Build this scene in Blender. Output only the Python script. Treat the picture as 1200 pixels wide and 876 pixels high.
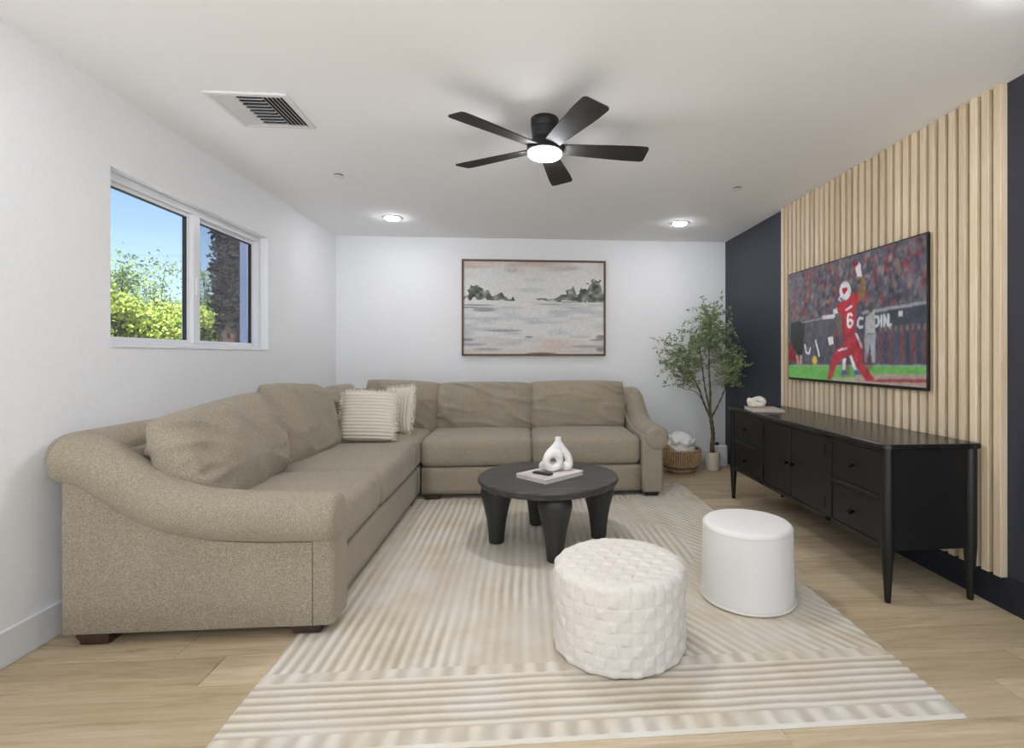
import bpy, math, random
import numpy as np
from mathutils import Vector, Matrix, noise as mnoise
random.seed(7); RNG = np.random.default_rng(11)
R = math.radians
scene = bpy.context.scene
col = scene.collection
for o in list(bpy.data.objects): bpy.data.objects.remove(o)

# ---------------------------------------------------------------- camera
cd = bpy.data.cameras.new('camera'); cam = bpy.data.objects.new('camera', cd); col.objects.link(cam)
cd.sensor_width = 36; cd.lens = 18.0; cd.shift_x = -.05; cd.shift_y = -.0175; cd.clip_start = .05
cam.location = (0, 0, 1.175); cam.rotation_euler = (R(90), 0, R(-4.4))
scene.camera = cam
# ---------------------------------------------------------------- view
vs = scene.view_settings
vs.view_transform = 'Standard'; vs.look = 'None'; vs.gamma = 1; vs.use_curve_mapping = False
vs.exposure = 0.70
scene.cycles.diffuse_bounces = 8
# ---------------------------------------------------------------- sky and sun
SKY = .20; SUN = 11.0
LAMP_RECESS = 84; LAMP_FAN = 105
w = bpy.data.worlds.new('sky'); scene.world = w; w.use_nodes = True
nt = w.node_tree; nt.nodes.clear()
sk = nt.nodes.new('ShaderNodeTexSky'); sk.sky_type = 'NISHITA'; sk.sun_disc = False
sk.sun_elevation = R(50); sk.sun_rotation = R(165); sk.air_density = 1.0; sk.dust_density = 1.2; sk.ozone_density = 1.5
bg = nt.nodes.new('ShaderNodeBackground'); bg.inputs[1].default_value = SKY
ow = nt.nodes.new('ShaderNodeOutputWorld')
nt.links.new(sk.outputs[0], bg.inputs[0]); nt.links.new(bg.outputs[0], ow.inputs[0])
sd = bpy.data.lights.new('sun', 'SUN'); sd.energy = SUN; sd.angle = R(.6); sd.color = (.94, .97, 1)
so = bpy.data.objects.new('sun', sd); col.objects.link(so); so.location = (4, -9, 12)
so.rotation_euler = Vector((-.16, .60, -.77)).to_track_quat('-Z', 'Y').to_euler()

# ---------------------------------------------------------------- materials
def lin(c):
    c = np.asarray(c, float) / 255.
    return np.where(c <= .04045, c / 12.92, ((c + .055) / 1.055) ** 2.4)
def rgba(c): return tuple(float(x) for x in lin(c)) + (1,)
class M:
    """small node-material builder"""
    def __init__(s, name, rough=.6, color=(200, 200, 200), metal=0., spec=.5, sheen=0.):
        s.m = bpy.data.materials.new(name); s.m.use_nodes = True
        s.t = s.m.node_tree; s.b = s.t.nodes['Principled BSDF']
        s.b.inputs['Base Color'].default_value = rgba(color); s.b.inputs['Roughness'].default_value = rough
        s.b.inputs['Metallic'].default_value = metal; s.b.inputs['Specular IOR Level'].default_value = spec
        if sheen: s.b.inputs['Sheen Weight'].default_value = sheen
        s.coord = None
    def n(s, typ, **k):
        nd = s.t.nodes.new('ShaderNode' + typ)
        for a, b in k.items():
            if a in nd.inputs: nd.inputs[a].default_value = b
            else: setattr(nd, a, b)
        return nd
    def l(s, a, b): s.t.links.new(a, b)
    def co(s, scale=(1, 1, 1), rnd=0.):
        tc = s.n('TexCoord'); mp = s.n('Mapping'); mp.inputs['Scale'].default_value = scale
        s.l(tc.outputs['Object'], mp.inputs['Vector'])
        if rnd:
            oi = s.n('ObjectInfo'); mu = s.n('Math', operation='MULTIPLY'); mu.inputs[1].default_value = rnd
            s.l(oi.outputs['Random'], mu.inputs[0]); s.l(mu.outputs[0], mp.inputs['Location'])
        return mp.outputs[0]
    def noise(s, vec, scale, detail=3, rough=.55, dist=0.):
        nd = s.n('TexNoise'); nd.inputs['Scale'].default_value = scale; nd.inputs['Detail'].default_value = detail
        nd.inputs['Roughness'].default_value = rough; nd.inputs['Distortion'].default_value = dist
        s.l(vec, nd.inputs['Vector']); return nd.outputs[0]
    def ramp(s, fac, stops):
        rp = s.n('ValToRGB'); el = rp.color_ramp.elements
        while len(el) < len(stops): el.new(.5)
        for e, (p, c) in zip(el, stops): e.position = p; e.color = rgba(c)
        s.l(fac, rp.inputs[0]); return rp.outputs[0]
    def mix(s, fac, a, b, mode='MIX'):
        mx = s.n('Mix', data_type='RGBA', blend_type=mode)
        for i, v in ((0, fac), (6, a), (7, b)):
            if hasattr(v, 'is_linked'): s.l(v, mx.inputs[i])
            elif i == 0: mx.inputs[0].default_value = v
            else: mx.inputs[i].default_value = rgba(v)
        return mx.outputs[2]
    def base(s, c): s.l(c, s.b.inputs['Base Color']); return s
    def bump(s, h, strength=.3, dist=.002):
        bp = s.n('Bump'); bp.inputs['Strength'].default_value = strength; bp.inputs['Distance'].default_value = dist
        s.l(h, bp.inputs['Height']); s.l(bp.outputs[0], s.b.inputs['Normal']); return s

def fabric(name, dark, mid, light, scale=420, bump=.5, dist=.0025):
    m = M(name, rough=.95, spec=.15, sheen=.15); v = m.co()
    a = m.noise(v, scale, 4, .75); b = m.noise(v, 4, 3)
    c = m.ramp(a, [(.33, dark), (.5, mid), (.68, light)])
    c = m.mix(.08, c, m.ramp(b, [(.3, dark), (.7, light)]))
    m.base(c).bump(a, bump, dist); return m.m
def plain(name, color, rough=.6, var=0., scale=30, metal=0., spec=.5, bump=0.):
    m = M(name, rough, color, metal, spec)
    v = m.co(); a = m.noise(v, scale, 4)
    k = [max(0, x - var) for x in color]; q = [min(255, x + var) for x in color]
    m.base(m.ramp(a, [(.3, k), (.7, q)]))
    if bump: m.bump(a, bump)
    return m.m
def wood(name, stops, scale=(1, 14, 14), rough=.45, rnd=40., bump=.1, var=.25, spec=.5):
    m = M(name, rough, spec=spec); v = m.co(scale, rnd)
    a = m.noise(v, 2.2, 6, .6, .6); b = m.noise(v, 9, 3, .6)
    c = m.ramp(a, stops); c = m.mix(.25, c, m.ramp(b, [(.3, stops[0][1]), (.7, stops[-1][1])]))
    if var:
        oi = m.n('ObjectInfo'); d = [x * (1 - var) for x in (255, 252, 248)]
        c = m.mix(1., c, m.ramp(oi.outputs['Random'], [(0, d), (1, (255, 255, 255))]), 'MULTIPLY')
    m.base(c).bump(a, bump, .002); return m.m
def emit(name, strength, color=(246, 248, 255)):
    m = M(name); m.b.inputs['Emission Color'].default_value = rgba(color); m.b.inputs['Emission Strength'].default_value = strength
    return m.m
def vcol(name, rough=.7, emission=0., spec=.3):
    m = M(name, rough, spec=spec); at = m.n('Attribute', attribute_name='paint')
    if emission:
        m.b.inputs['Base Color'].default_value = (.01, .01, .01, 1)
        m.l(at.outputs['Color'], m.b.inputs['Emission Color']); m.b.inputs['Emission Strength'].default_value = emission
    else: m.base(at.outputs['Color'])
    return m

MAT = {}
MAT['wall'] = plain('white_wall_paint', (240, 241, 243), .75, 2, 60, spec=.2, bump=.05)
MAT['ceiling'] = plain('white_ceiling_paint', (244, 244, 245), .85, 1, 60, spec=.15, bump=.04)
MAT['navy'] = plain('navy_wall_paint', (54, 57, 67), .5, 2, 40, spec=.35, bump=.04)
MAT['trim'] = plain('white_trim_paint', (232, 233, 235), .4, 1, 20)
MAT['navytrim'] = plain('navy_trim_paint', (38, 41, 50), .45, 1, 20, spec=.3)
MAT['vinyl'] = plain('white_window_vinyl', (235, 236, 240), .35, 1, 20)
MAT['seal'] = plain('black_window_seal', (22, 24, 28), .5, 2, 20)
MAT['plank'] = wood('light_oak_plank', [(.22, (158, 133, 100)), (.4, (202, 180, 144)), (.58, (220, 201, 168)), (.8, (232, 216, 187))], (.9, 9, 9), .42, 60., .06, .13)
MAT['slat'] = wood('pale_pine_slat', [(.25, (226, 200, 160)), (.5, (240, 220, 190)), (.75, (248, 236, 214))], (22, 22, 1.1), .5, 50., .05, .10)
MAT['black'] = wood('black_stained_wood', [(.3, (12, 12, 13)), (.55, (18, 18, 19)), (.8, (32, 31, 31))], (10, 10, 1), .42, 10., .12, 0)
MAT['blacktop_sheen'] = wood('black_wood_top_painted_sheen', [(.3, (22, 22, 23)), (.55, (32, 32, 33)), (.8, (46, 45, 45))], (12, 1, 12), .24, 10., .1, 0)  # paler than the body: reflected sheen put into the colour
MAT['charcoal'] = wood('charcoal_stained_wood', [(.3, (34, 33, 32)), (.5, (58, 57, 55)), (.75, (100, 97, 93))], (1.2, 16, 16), .5, 10., .25, 0)
MAT['charcoal_leg'] = wood('charcoal_stained_leg', [(.3, (34, 33, 32)), (.55, (47, 46, 44)), (.8, (66, 64, 61))], (16, 16, 1.2), .5, 10., .2, 0)
MAT['sofa'] = fabric('heathered_taupe_fabric', (118, 108, 92), (158, 147, 129), (196, 186, 168), 250, .6, .003)
MAT['seamthread'] = plain('taupe_seam_thread', (112, 102, 86), .9, 6, 60)
MAT['foot'] = wood('dark_brown_wood', [(.3, (48, 34, 26)), (.6, (66, 48, 37)), (.8, (84, 62, 48))], (10, 10, 2), .4, 5., .1, 0)
MAT['cream'] = fabric('cream_cotton_cord', (205, 194, 174), (228, 219, 202), (243, 237, 225), 200, .4)
MAT['boucle'] = fabric('ivory_chenille', (214, 205, 194), (229, 222, 213), (241, 236, 229), 260, .5, .002)
MAT['ivory'] = fabric('white_linen_cover', (224, 220, 214), (233, 230, 226), (242, 240, 237), 500, .15, .001)
MAT['ivory_pipe'] = plain('white_linen_piping', (226, 220, 210), .9, 3, 80)
MAT['blackmetal'] = plain('black_powder_coated_metal', (26, 26, 27), .45, 2, 30)
MAT['blade'] = plain('charcoal_fan_blade', (52, 51, 49), .75, 4, 30, spec=.2)
MAT['brass'] = plain('dark_metal_knob', (40, 38, 37), .25, 3, 30, metal=.9)
MAT['tvshell'] = plain('black_tv_plastic', (16, 16, 18), .35, 1, 20)
MAT['ceramic'] = plain('white_matte_ceramic', (236, 233, 228), .55, 3, 60, bump=.15)
MAT['ceramic2'] = plain('cream_matte_ceramic', (224, 216, 204), .55, 3, 60, bump=.15)
MAT['pot'] = plain('cream_planter_ceramic', (222, 213, 196), .5, 3, 20)
MAT['soil'] = plain('dark_potting_soil', (45, 36, 30), .95, 12, 90, bump=.5)
MAT['bark'] = plain('olive_bark', (98, 88, 58), .85, 18, 40, bump=.5)
MAT['leaf'] = plain('olive_leaf', (126, 138, 94), .5, 36, 14)
MAT['wicker'] = plain('honey_wicker', (190, 158, 118), .7, 22, 40, bump=.4)
MAT['wickerdark'] = plain('dark_wicker_band', (112, 92, 74), .7, 14, 40)
MAT['knit'] = fabric('white_chunky_knit', (222, 219, 214), (236, 234, 231), (247, 246, 244), 150, .5, .003)
MAT['whiteplastic'] = plain('white_plastic', (228, 230, 238), .4, 1, 20)
MAT['bluedisc'] = plain('dark_blue_disc', (40, 44, 92), .4, 3, 20)
MAT['paper'] = plain('white_book_pages', (222, 218, 212), .8, 6, 120)
MAT['bookcover'] = plain('pale_printed_cover', (214, 204, 200), .45, 22, 9)
MAT['bookcover2'] = plain('blush_printed_cover', (200, 186, 178), .45, 14, 9)
MAT['remote'] = plain('dark_remote_plastic', (40, 38, 40), .4, 3, 30)
MAT['button'] = plain('grey_rubber_button', (120, 118, 118), .6, 3, 30)
MAT['frame'] = wood('walnut_picture_frame', [(.3, (84, 62, 46)), (.6, (104, 80, 60)), (.8, (126, 98, 74))], (6, 6, 6), .5, 5., .08, 0)
MAT['ventwhite'] = plain('white_vent_enamel', (226, 226, 227), .5, 1, 20)
MAT['ventdark'] = plain('dark_gap_tone', (40, 41, 44), .8, 3, 20)
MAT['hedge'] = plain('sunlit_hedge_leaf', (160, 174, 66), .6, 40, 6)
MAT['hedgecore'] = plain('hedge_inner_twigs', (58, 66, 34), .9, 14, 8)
MAT['treeleaf'] = plain('pale_tree_leaf', (120, 140, 90), .6, 24, 5)
MAT['darkleaf'] = plain('dark_cypress_leaf', (34, 33, 30), .8, 12, 5)
MAT['trunk'] = plain('brown_shaggy_trunk', (92, 74, 58), .9, 22, 10, bump=.5)
MAT['stucco'] = plain('blue_grey_stucco', (96, 106, 128), .85, 5, 60, bump=.2)
MAT['ground'] = plain('pale_bounce_ground', (206, 203, 197), .95, 10, 2)  # ground made pale to bounce daylight onto the ceiling
MAT['added_patio'] = plain('bounce_concrete', (216, 217, 219), .9, 6, 4)
MAT['lamp'] = emit('recessed_lamp_glow', LAMP_RECESS)
MAT['fanlamp'] = emit('fan_lamp_glow', LAMP_FAN)
def glass(name, tint):
    m = bpy.data.materials.new(name); m.use_nodes = True; t = m.node_tree; t.nodes.clear()
    tr = t.nodes.new('ShaderNodeBsdfTransparent'); tr.inputs[0].default_value = tint + (1,)
    gl = t.nodes.new('ShaderNodeBsdfGlossy'); gl.inputs['Roughness'].default_value = .02
    lw = t.nodes.new('ShaderNodeLayerWeight'); lw.inputs[0].default_value = .12
    fr = t.nodes.new('ShaderNodeMath'); fr.operation = 'MULTIPLY_ADD'; fr.inputs[1].default_value = .35; fr.inputs[2].default_value = .03
    t.links.new(lw.outputs['Facing'], fr.inputs[0])
    mx = t.nodes.new('ShaderNodeMixShader'); o = t.nodes.new('ShaderNodeOutputMaterial')
    t.links.new(fr.outputs[0], mx.inputs[0]); t.links.new(tr.outputs[0], mx.inputs[1]); t.links.new(gl.outputs[0], mx.inputs[2]); t.links.new(mx.outputs[0], o.inputs[0])
    return m
MAT['glass'] = glass('clear_window_glass', (.95, .97, .98))
MAT['dim_glass'] = glass('dimmed_window_glass', (.80, .81, .82))  # tint added to darken the bright outdoor view
MAT['screenglass'] = glass('screened_window_glass', (.60, .61, .64))

# ---------------------------------------------------------------- object helpers
WL = {}   # world location of every object (no object is scaled or turned after this unless noted)
def link(o, parent, wloc):
    col.objects.link(o); WL[o.name] = Vector(wloc)
    if parent is not None: o.parent = parent; o.location = Vector(wloc) - WL[parent.name]
    else: o.location = wloc
    return o
def tag(o, label=None, cat=None, group=None, kind=None):
    if label: o['label'] = label
    if cat: o['category'] = cat
    if group: o['group'] = group
    if kind: o['kind'] = kind
    return o
def thing(name, loc, label, cat, group=None):
    return tag(link(bpy.data.objects.new(name, None), None, loc), label, cat, group)
def mesh(name, V, Fc, mat, smooth=True):
    me = bpy.data.meshes.new(name); me.from_pydata([tuple(v) for v in V], [], Fc); me.update()
    if mat is not None: me.materials.append(MAT[mat] if isinstance(mat, str) else mat)
    if smooth: me.polygons.foreach_set('use_smooth', [True] * len(me.polygons))
    return me
def obj(name, geo, mat, parent=None, smooth=True, sharp=None):
    """geometry in world coordinates; origin goes to the bottom centre of its box"""
    V, Fc = geo; V = np.asarray(V, float)
    c = (V.min(0) + V.max(0)) / 2; c[2] = V[:, 2].min()
    me = mesh(name, V - c, Fc, mat, smooth)
    if sharp: me.set_sharp_from_angle(angle=R(sharp))
    return link(bpy.data.objects.new(name, me), parent, c)
def struct(name, geo, mat, parent=None, smooth=False):
    return tag(obj(name, geo, mat, parent, smooth), kind='structure')
def join(*gs):
    V = []; Fc = []; n = 0
    for v, f in gs:
        V.append(np.asarray(v, float)); Fc += [tuple(i + n for i in q) for q in f]; n += len(v)
    return np.vstack(V), Fc
def xf(g, loc=(0, 0, 0), rot=(0, 0, 0), mat=None):
    from mathutils import Euler
    m = np.array((mat if mat is not None else Euler(rot).to_matrix()))[:3, :3]
    return np.asarray(g[0], float) @ m.T + np.array(loc, float), g[1]
def box(x0, x1, y0, y1, z0, z1):
    V = [(x, y, z) for x in (x0, x1) for y in (y0, y1) for z in (z0, z1)]
    return np.array(V, float), [(0, 1, 3, 2), (4, 6, 7, 5), (0, 4, 5, 1), (2, 3, 7, 6), (0, 2, 6, 4), (1, 5, 7, 3)]
def grid_faces(nu, nv, wrapu=False, wrapv=False):
    f = []
    for i in range(nu if wrapu else nu - 1):
        for j in range(nv if wrapv else nv - 1):
            a = i * nv + j; b = ((i + 1) % nu) * nv + j; c = ((i + 1) % nu) * nv + (j + 1) % nv; d = i * nv + (j + 1) % nv
            f.append((a, b, c, d))
    return f
def cube_shell(nx, ny, nz):
    """unit cube surface [-1,1]^3 as a welded grid"""
    key = {}; V = []; Fc = []
    def vid(i, j, k):
        if (i, j, k) not in key:
            key[(i, j, k)] = len(V); V.append((2 * i / nx - 1, 2 * j / ny - 1, 2 * k / nz - 1))
        return key[(i, j, k)]
    for i in range(nx):
        for j in range(ny):
            Fc.append((vid(i, j, 0), vid(i, j + 1, 0), vid(i + 1, j + 1, 0), vid(i + 1, j, 0)))
            Fc.append((vid(i, j, nz), vid(i + 1, j, nz), vid(i + 1, j + 1, nz), vid(i, j + 1, nz)))
    for i in range(nx):
        for k in range(nz):
            Fc.append((vid(i, 0, k), vid(i + 1, 0, k), vid(i + 1, 0, k + 1), vid(i, 0, k + 1)))
            Fc.append((vid(i, ny, k), vid(i, ny, k + 1), vid(i + 1, ny, k + 1), vid(i + 1, ny, k)))
    for j in range(ny):
        for k in range(nz):
            Fc.append((vid(0, j, k), vid(0, j, k + 1), vid(0, j + 1, k + 1), vid(0, j + 1, k)))
            Fc.append((vid(nx, j, k), vid(nx, j + 1, k), vid(nx, j + 1, k + 1), vid(nx, j, k + 1)))
    return np.array(V), Fc
def rbox(sx, sy, sz, r, n=(10, 10, 6), bulge=(0, 0, 0)):
    """rounded box centred on the origin; bulge pushes each pair of faces out in the middle"""
    V, Fc = cube_shell(*n); h = np.array([sx, sy, sz]) / 2
    # crowd the grid towards the edges so the rounding is smooth
    V = np.sign(V) * (1 - (1 - np.abs(V)) ** 1.35) if r > 0 else V
    P = V * h; rr = min(r, *(h * .999)); I = np.clip(P, -(h - rr), h - rr); D = P - I
    L = np.linalg.norm(D, axis=1, keepdims=True); L[L == 0] = 1
    on = np.linalg.norm(D, axis=1) > 1e-9
    P[on] = (I + D / L * rr)[on]
    U = P / h
    for a in range(3):
        if bulge[a]:
            b, c = (a + 1) % 3, (a + 2) % 3
            P[:, a] += np.sign(U[:, a]) * np.abs(U[:, a]) * bulge[a] * np.clip(1 - U[:, b] ** 2, 0, 1) * np.clip(1 - U[:, c] ** 2, 0, 1)
    return P, Fc
def cham(x0, x1, y0, y1, z0, z1, b=.003):
    g = rbox(x1 - x0, y1 - y0, z1 - z0, b, (3, 3, 3))
    V = np.asarray(g[0]); return V + np.array([(x0 + x1) / 2, (y0 + y1) / 2, (z0 + z1) / 2]), g[1]
def bevbox(x0, x1, y0, y1, z0, z1, b=.004):
    """box with chamfered edges (24 vertices)"""
    V = []; h = ((x0, x1), (y0, y1), (z0, z1)); idx = {}
    for sx in (0, 1):
        for sy in (0, 1):
            for sz in (0, 1):
                for a in range(3):
                    p = [h[0][sx], h[1][sy], h[2][sz]]
                    for q, s in enumerate((sx, sy, sz)):
                        if q != a: p[q] += b if s == 0 else -b
                    idx[(sx, sy, sz, a)] = len(V); V.append(p)
    Fc = []
    def quad(l): Fc.append(tuple(idx[k] for k in l))
    for a in range(3):
        b1, c1 = (a + 1) % 3, (a + 2) % 3
        for s in (0, 1):
            o = []
            for (u, v) in ((0, 0), (1, 0), (1, 1), (0, 1)):
                k = [0, 0, 0]; k[a] = s; k[b1] = u; k[c1] = v; o.append((*k, a))
            quad(o if s else o[::-1])
    for a in range(3):       # edges along a
        b1, c1 = (a + 1) % 3, (a + 2) % 3
        for u in (0, 1):
            for v in (0, 1):
                k0 = [0, 0, 0]; k0[b1] = u; k0[c1] = v; k1 = list(k0); k1[a] = 1
                o = [(*k0, b1), (*k1, b1), (*k1, c1), (*k0, c1)]
                quad(o if (u == v) else o[::-1])
    for sx in (0, 1):
        for sy in (0, 1):
            for sz in (0, 1):
                o = [(sx, sy, sz, 0), (sx, sy, sz, 1), (sx, sy, sz, 2)]
                quad(o if (sx + sy + sz) % 2 else o[::-1])
    return np.array(V, float), Fc
def lathe(prof, n=32, c=(0, 0, 0), a0=0.):
    """prof: (radius, z) from bottom to top, closed with fans"""
    m = len(prof); V = []
    for i in range(n):
        a = a0 + 2 * math.pi * i / n
        V += [(c[0] + r * math.cos(a), c[1] + r * math.sin(a), c[2] + z) for r, z in prof]
    Fc = grid_faces(n, m, True)
    V.append((c[0], c[1], c[2] + prof[0][1])); V.append((c[0], c[1], c[2] + prof[-1][1]))
    for i in range(n):
        Fc.append((len(V) - 2, ((i + 1) % n) * m, i * m)); Fc.append((len(V) - 1, i * m + m - 1, ((i + 1) % n) * m + m - 1))
    return np.array(V, float), Fc
def catmull(P, k=6, closed=False):
    P = [np.array(p, float) for p in P]; n = len(P); out = []
    rng = range(n) if closed else range(n - 1)
    for i in rng:
        a = P[(i - 1) % n] if closed or i > 0 else 2 * P[0] - P[1]
        b = P[i]; c = P[(i + 1) % n]
        d = P[(i + 2) % n] if closed or i + 2 < n else 2 * P[-1] - P[-2]
        for j in range(k):
            t = j / k
            out.append(.5 * (2 * b + (c - a) * t + (2 * a - 5 * b + 4 * c - d) * t * t + (3 * b - a - 3 * c + d) * t ** 3))
    if not closed: out.append(P[-1])
    return np.array(out)
def tube(P, rad, n=10, closed=False, cap=True, up=(0, 0, 1)):
    P = np.asarray(P, float); m = len(P)
    rad = np.full(m, rad) if np.isscalar(rad) else np.asarray(rad, float)
    V = []; up = np.array(up, float); prev = None
    for i in range(m):
        a = P[(i - 1) % m] if closed or i > 0 else P[i]; b = P[(i + 1) % m] if closed or i < m - 1 else P[i]
        t = b - a; t = t / (np.linalg.norm(t) + 1e-12)
        if prev is None:
            x = np.cross(t, up)
            if np.linalg.norm(x) < 1e-3: x = np.cross(t, (1, 0, 0))
        else: x = prev - t * np.dot(prev, t)
        x = x / np.linalg.norm(x); prev = x; y = np.cross(t, x)
        for k in range(n):
            q = 2 * math.pi * k / n
            V.append(P[i] + rad[i] * (math.cos(q) * x + math.sin(q) * y))
    Fc = grid_faces(m, n, closed, True)
    Fc = [f[::-1] for f in Fc]
    if cap and not closed:
        Fc.append(tuple(range(n))); Fc.append(tuple(range((m - 1) * n, m * n))[::-1])
    return np.array(V), Fc
def capped(P, r, n=16, f=.03, up=(0, 0, 1)):
    """tube with softly rounded ends"""
    P = np.asarray(P, float); d0 = P[0] - P[1]; d0 /= np.linalg.norm(d0); d1 = P[-1] - P[-2]; d1 /= np.linalg.norm(d1)
    A = []; ra = []
    for q in (0, .25, .5, .75, .9, 1): A.append(P[0] + d0 * f * math.sqrt(1 - q * q) ); ra.append(r - f + f * q if q else (r - f))
    A[0] = P[0] + d0 * f; B = [P[-1] + (a - P[0]) @ np.eye(3) * 0 for a in A]
    B = [P[-1] + d1 * np.linalg.norm(a - P[0]) for a in A][::-1]
    path = np.vstack([A, P[1:-1], B]); rad = np.array(ra + [r] * (len(P) - 2) + ra[::-1])
    return tube(path, rad, n, up=up)
def disp(g, amp, scale, seed=0, stretch=(1, 1, 1), normal=None):
    V = np.asarray(g[0], float).copy(); c = V.mean(0)
    for i, v in enumerate(V):
        p = Vector((v[0] * stretch[0] * scale + seed, v[1] * stretch[1] * scale - seed * .7, v[2] * stretch[2] * scale + 3.1 * seed))
        d = v - c; L = np.linalg.norm(d) + 1e-9
        k = mnoise.noise(p)
        V[i] = v + (d / L if normal is None else np.array(normal)) * amp * k
    return V, g[1]
def copies(proto_mesh, name, locs, parent, scales=None, mat=None):
    out = []
    for i, l in enumerate(locs):
        o = bpy.data.objects.new(name, proto_mesh); link(o, parent, l)
        if scales is not None: o.scale = scales[i]
        out.append(o)
    return out

# ---------------------------------------------------------------- room
XL, XR, YB, YF, ZC = -1.965, 2.235, 5.54, -1.5, 2.44
T = .15
fl = struct('floor', box(XL - T, XR + T, YF - T, YB + T, -.12, -.012), 'plank')
PW = .182
pm = mesh('plank', *bevbox(-.5, .5, -PW / 2 + .0004, PW / 2 - .0004, -.012, 0, .0016), 'plank', False)
row = 0; y = YB - PW / 2 + .02
while y > YF:
    x = XL - random.random() * 1.1
    while x < XR:
        L = 1.24; a = max(x, XL); b = min(x + L, XR)
        if b - a > .04:
            o = bpy.data.objects.new('plank', pm); link(o, fl, ((a + b) / 2, y, 0)); o.scale = (b - a - .0012, 1, 1)
        x += L
    y -= PW; row += 1
struct('ceiling', box(XL - T, XR + T, YF - T, YB + T, ZC, ZC + .15), 'ceiling')
# left wall with the window opening
WY0, WY1, WZ0, WZ1 = 2.60, 4.11, 1.215, 2.082
struct('wall_left', join(box(XL - T, XL, YF, WY0, 0, ZC), box(XL - T, XL, WY1, YB, 0, ZC), box(XL - T, XL, WY0, WY1, 0, WZ0), box(XL - T, XL, WY0, WY1, WZ1, ZC)), 'wall')
struct('wall_back', box(XL - T, XR + T, YB, YB + T, 0, ZC), 'wall')
struct('wall_right', box(XR, XR + T, YF, YB, 0, ZC), 'navy')
# wall behind the camera; wide glazed door added unseen to let daylight in
DX0, DX1, DZ = -1.85, 2.12, 2.3
struct('wall_front', join(box(XL - T, DX0, YF - T, YF, 0, ZC), box(DX1, XR + T, YF - T, YF, 0, ZC), box(DX0, DX1, YF - T, YF, DZ, ZC)), 'wall')
dr = tag(link(bpy.data.objects.new('added_door_1', None), None, (0, YF - .08, 0)), kind='structure')
for i in range(3):
    a = DX0 + (DX1 - DX0) / 3 * i; b = a + (DX1 - DX0) / 3
    f_ = .06
    obj('added_door_frame', join(box(a, a + f_, YF - .1, YF - .05, 0, DZ), box(b - f_, b, YF - .1, YF - .05, 0, DZ), box(a + f_, b - f_, YF - .1, YF - .05, 0, .09), box(a + f_, b - f_, YF - .1, YF - .05, DZ - f_, DZ)), 'vinyl', dr, False)
    obj('pane', box(a + f_, b - f_, YF - .08, YF - .074, .09, DZ - f_), 'glass', dr, False)
BB = .14
def base_profile(x0, x1, y0, y1, h): return bevbox(x0, x1, y0, y1, 0, h, .004)
struct('baseboard_left', base_profile(XL, XL + .016, YF, YB, BB), 'trim')
struct('baseboard_back', base_profile(XL + .016, XR - .018, YB - .016, YB, BB), 'trim')
struct('baseboard_right', base_profile(XR - .018, XR, YF, YB, .15), 'navytrim')

# window: vinyl slider set back in the wall
GX = XL - .085
win = tag(link(bpy.data.objects.new('window_1', None), None, (GX, (WY0 + WY1) / 2, WZ0)), kind='structure')
fw = .045; MID = 3.33
obj('window_frame', join(bevbox(GX - .05, GX + .03, WY0, WY0 + fw, WZ0, WZ1), bevbox(GX - .05, GX + .03, WY1 - fw, WY1, WZ0, WZ1),
    bevbox(GX - .05, GX + .03, WY0 + fw, WY1 - fw, WZ0, WZ0 + .035), bevbox(GX - .05, GX + .03, WY0 + fw, WY1 - fw, WZ1 - .04, WZ1)), 'vinyl', win, False)
obj('mullion', bevbox(GX - .03, GX + .034, MID - .035, MID + .035, WZ0 + .035, WZ1 - .04), 'vinyl', win, False)
lk = obj('latch', cham(GX + .034, GX + .046, MID - .018, MID - .002, 1.55, 1.66, .004), 'vinyl', win)
for (a, b, gm, dx) in ((WY0 + fw, MID - .035, 'dim_glass', 0.), (MID + .035, WY1 - fw, 'screenglass', -.015)):
    z0, z1 = WZ0 + .035, WZ1 - .04; sw = .022
    sash = obj('sash', join(bevbox(GX - .02 + dx, GX + .012 + dx, a, a + sw, z0, z1, .002), bevbox(GX - .02 + dx, GX + .012 + dx, b - sw, b, z0, z1, .002),
               bevbox(GX - .02 + dx, GX + .012 + dx, a + sw, b - sw, z0, z0 + sw, .002), bevbox(GX - .02 + dx, GX + .012 + dx, a + sw, b - sw, z1 - sw, z1, .002)), 'vinyl', win, False)
    a += sw; b -= sw; z0 += sw; z1 -= sw; t = .012
    obj('seal', join(box(GX - .008 + dx, GX + .010 + dx, a, a + t * .4, z0, z1), box(GX - .008 + dx, GX + .010 + dx, b - t, b, z0, z1), box(GX - .008 + dx, GX + .010 + dx, a, b, z1 - t * .5, z1)), 'seal', sash, False)
    obj('pane', box(GX - .004 + dx, GX + .001 + dx, a, b, z0, z1), gm, sash, False)
# opening jamb liner and sill board
trim = struct('trim_1', bevbox(GX + .03, XL + .006, WY0 + .001, WY1 - .001, WZ0, WZ0 + .012, .003), 'trim')

# ---------------------------------------------------------------- slat feature wall
SX0 = 2.2
sw_root = thing('slat_panel', (SX0 + .017, 3.213, .15), 'tall panel of vertical pale pine slats on the navy wall behind the television', 'wall panel')
slm = mesh('slat', *bevbox(-.0172, .0172, -.0192, .0192, 0, 2.289, .0015), 'slat', False)
for i in range(32):
    link(bpy.data.objects.new('slat', slm), sw_root, (SX0 + .0172, 4.239 - .0215 - i * .06425, .15))

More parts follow.
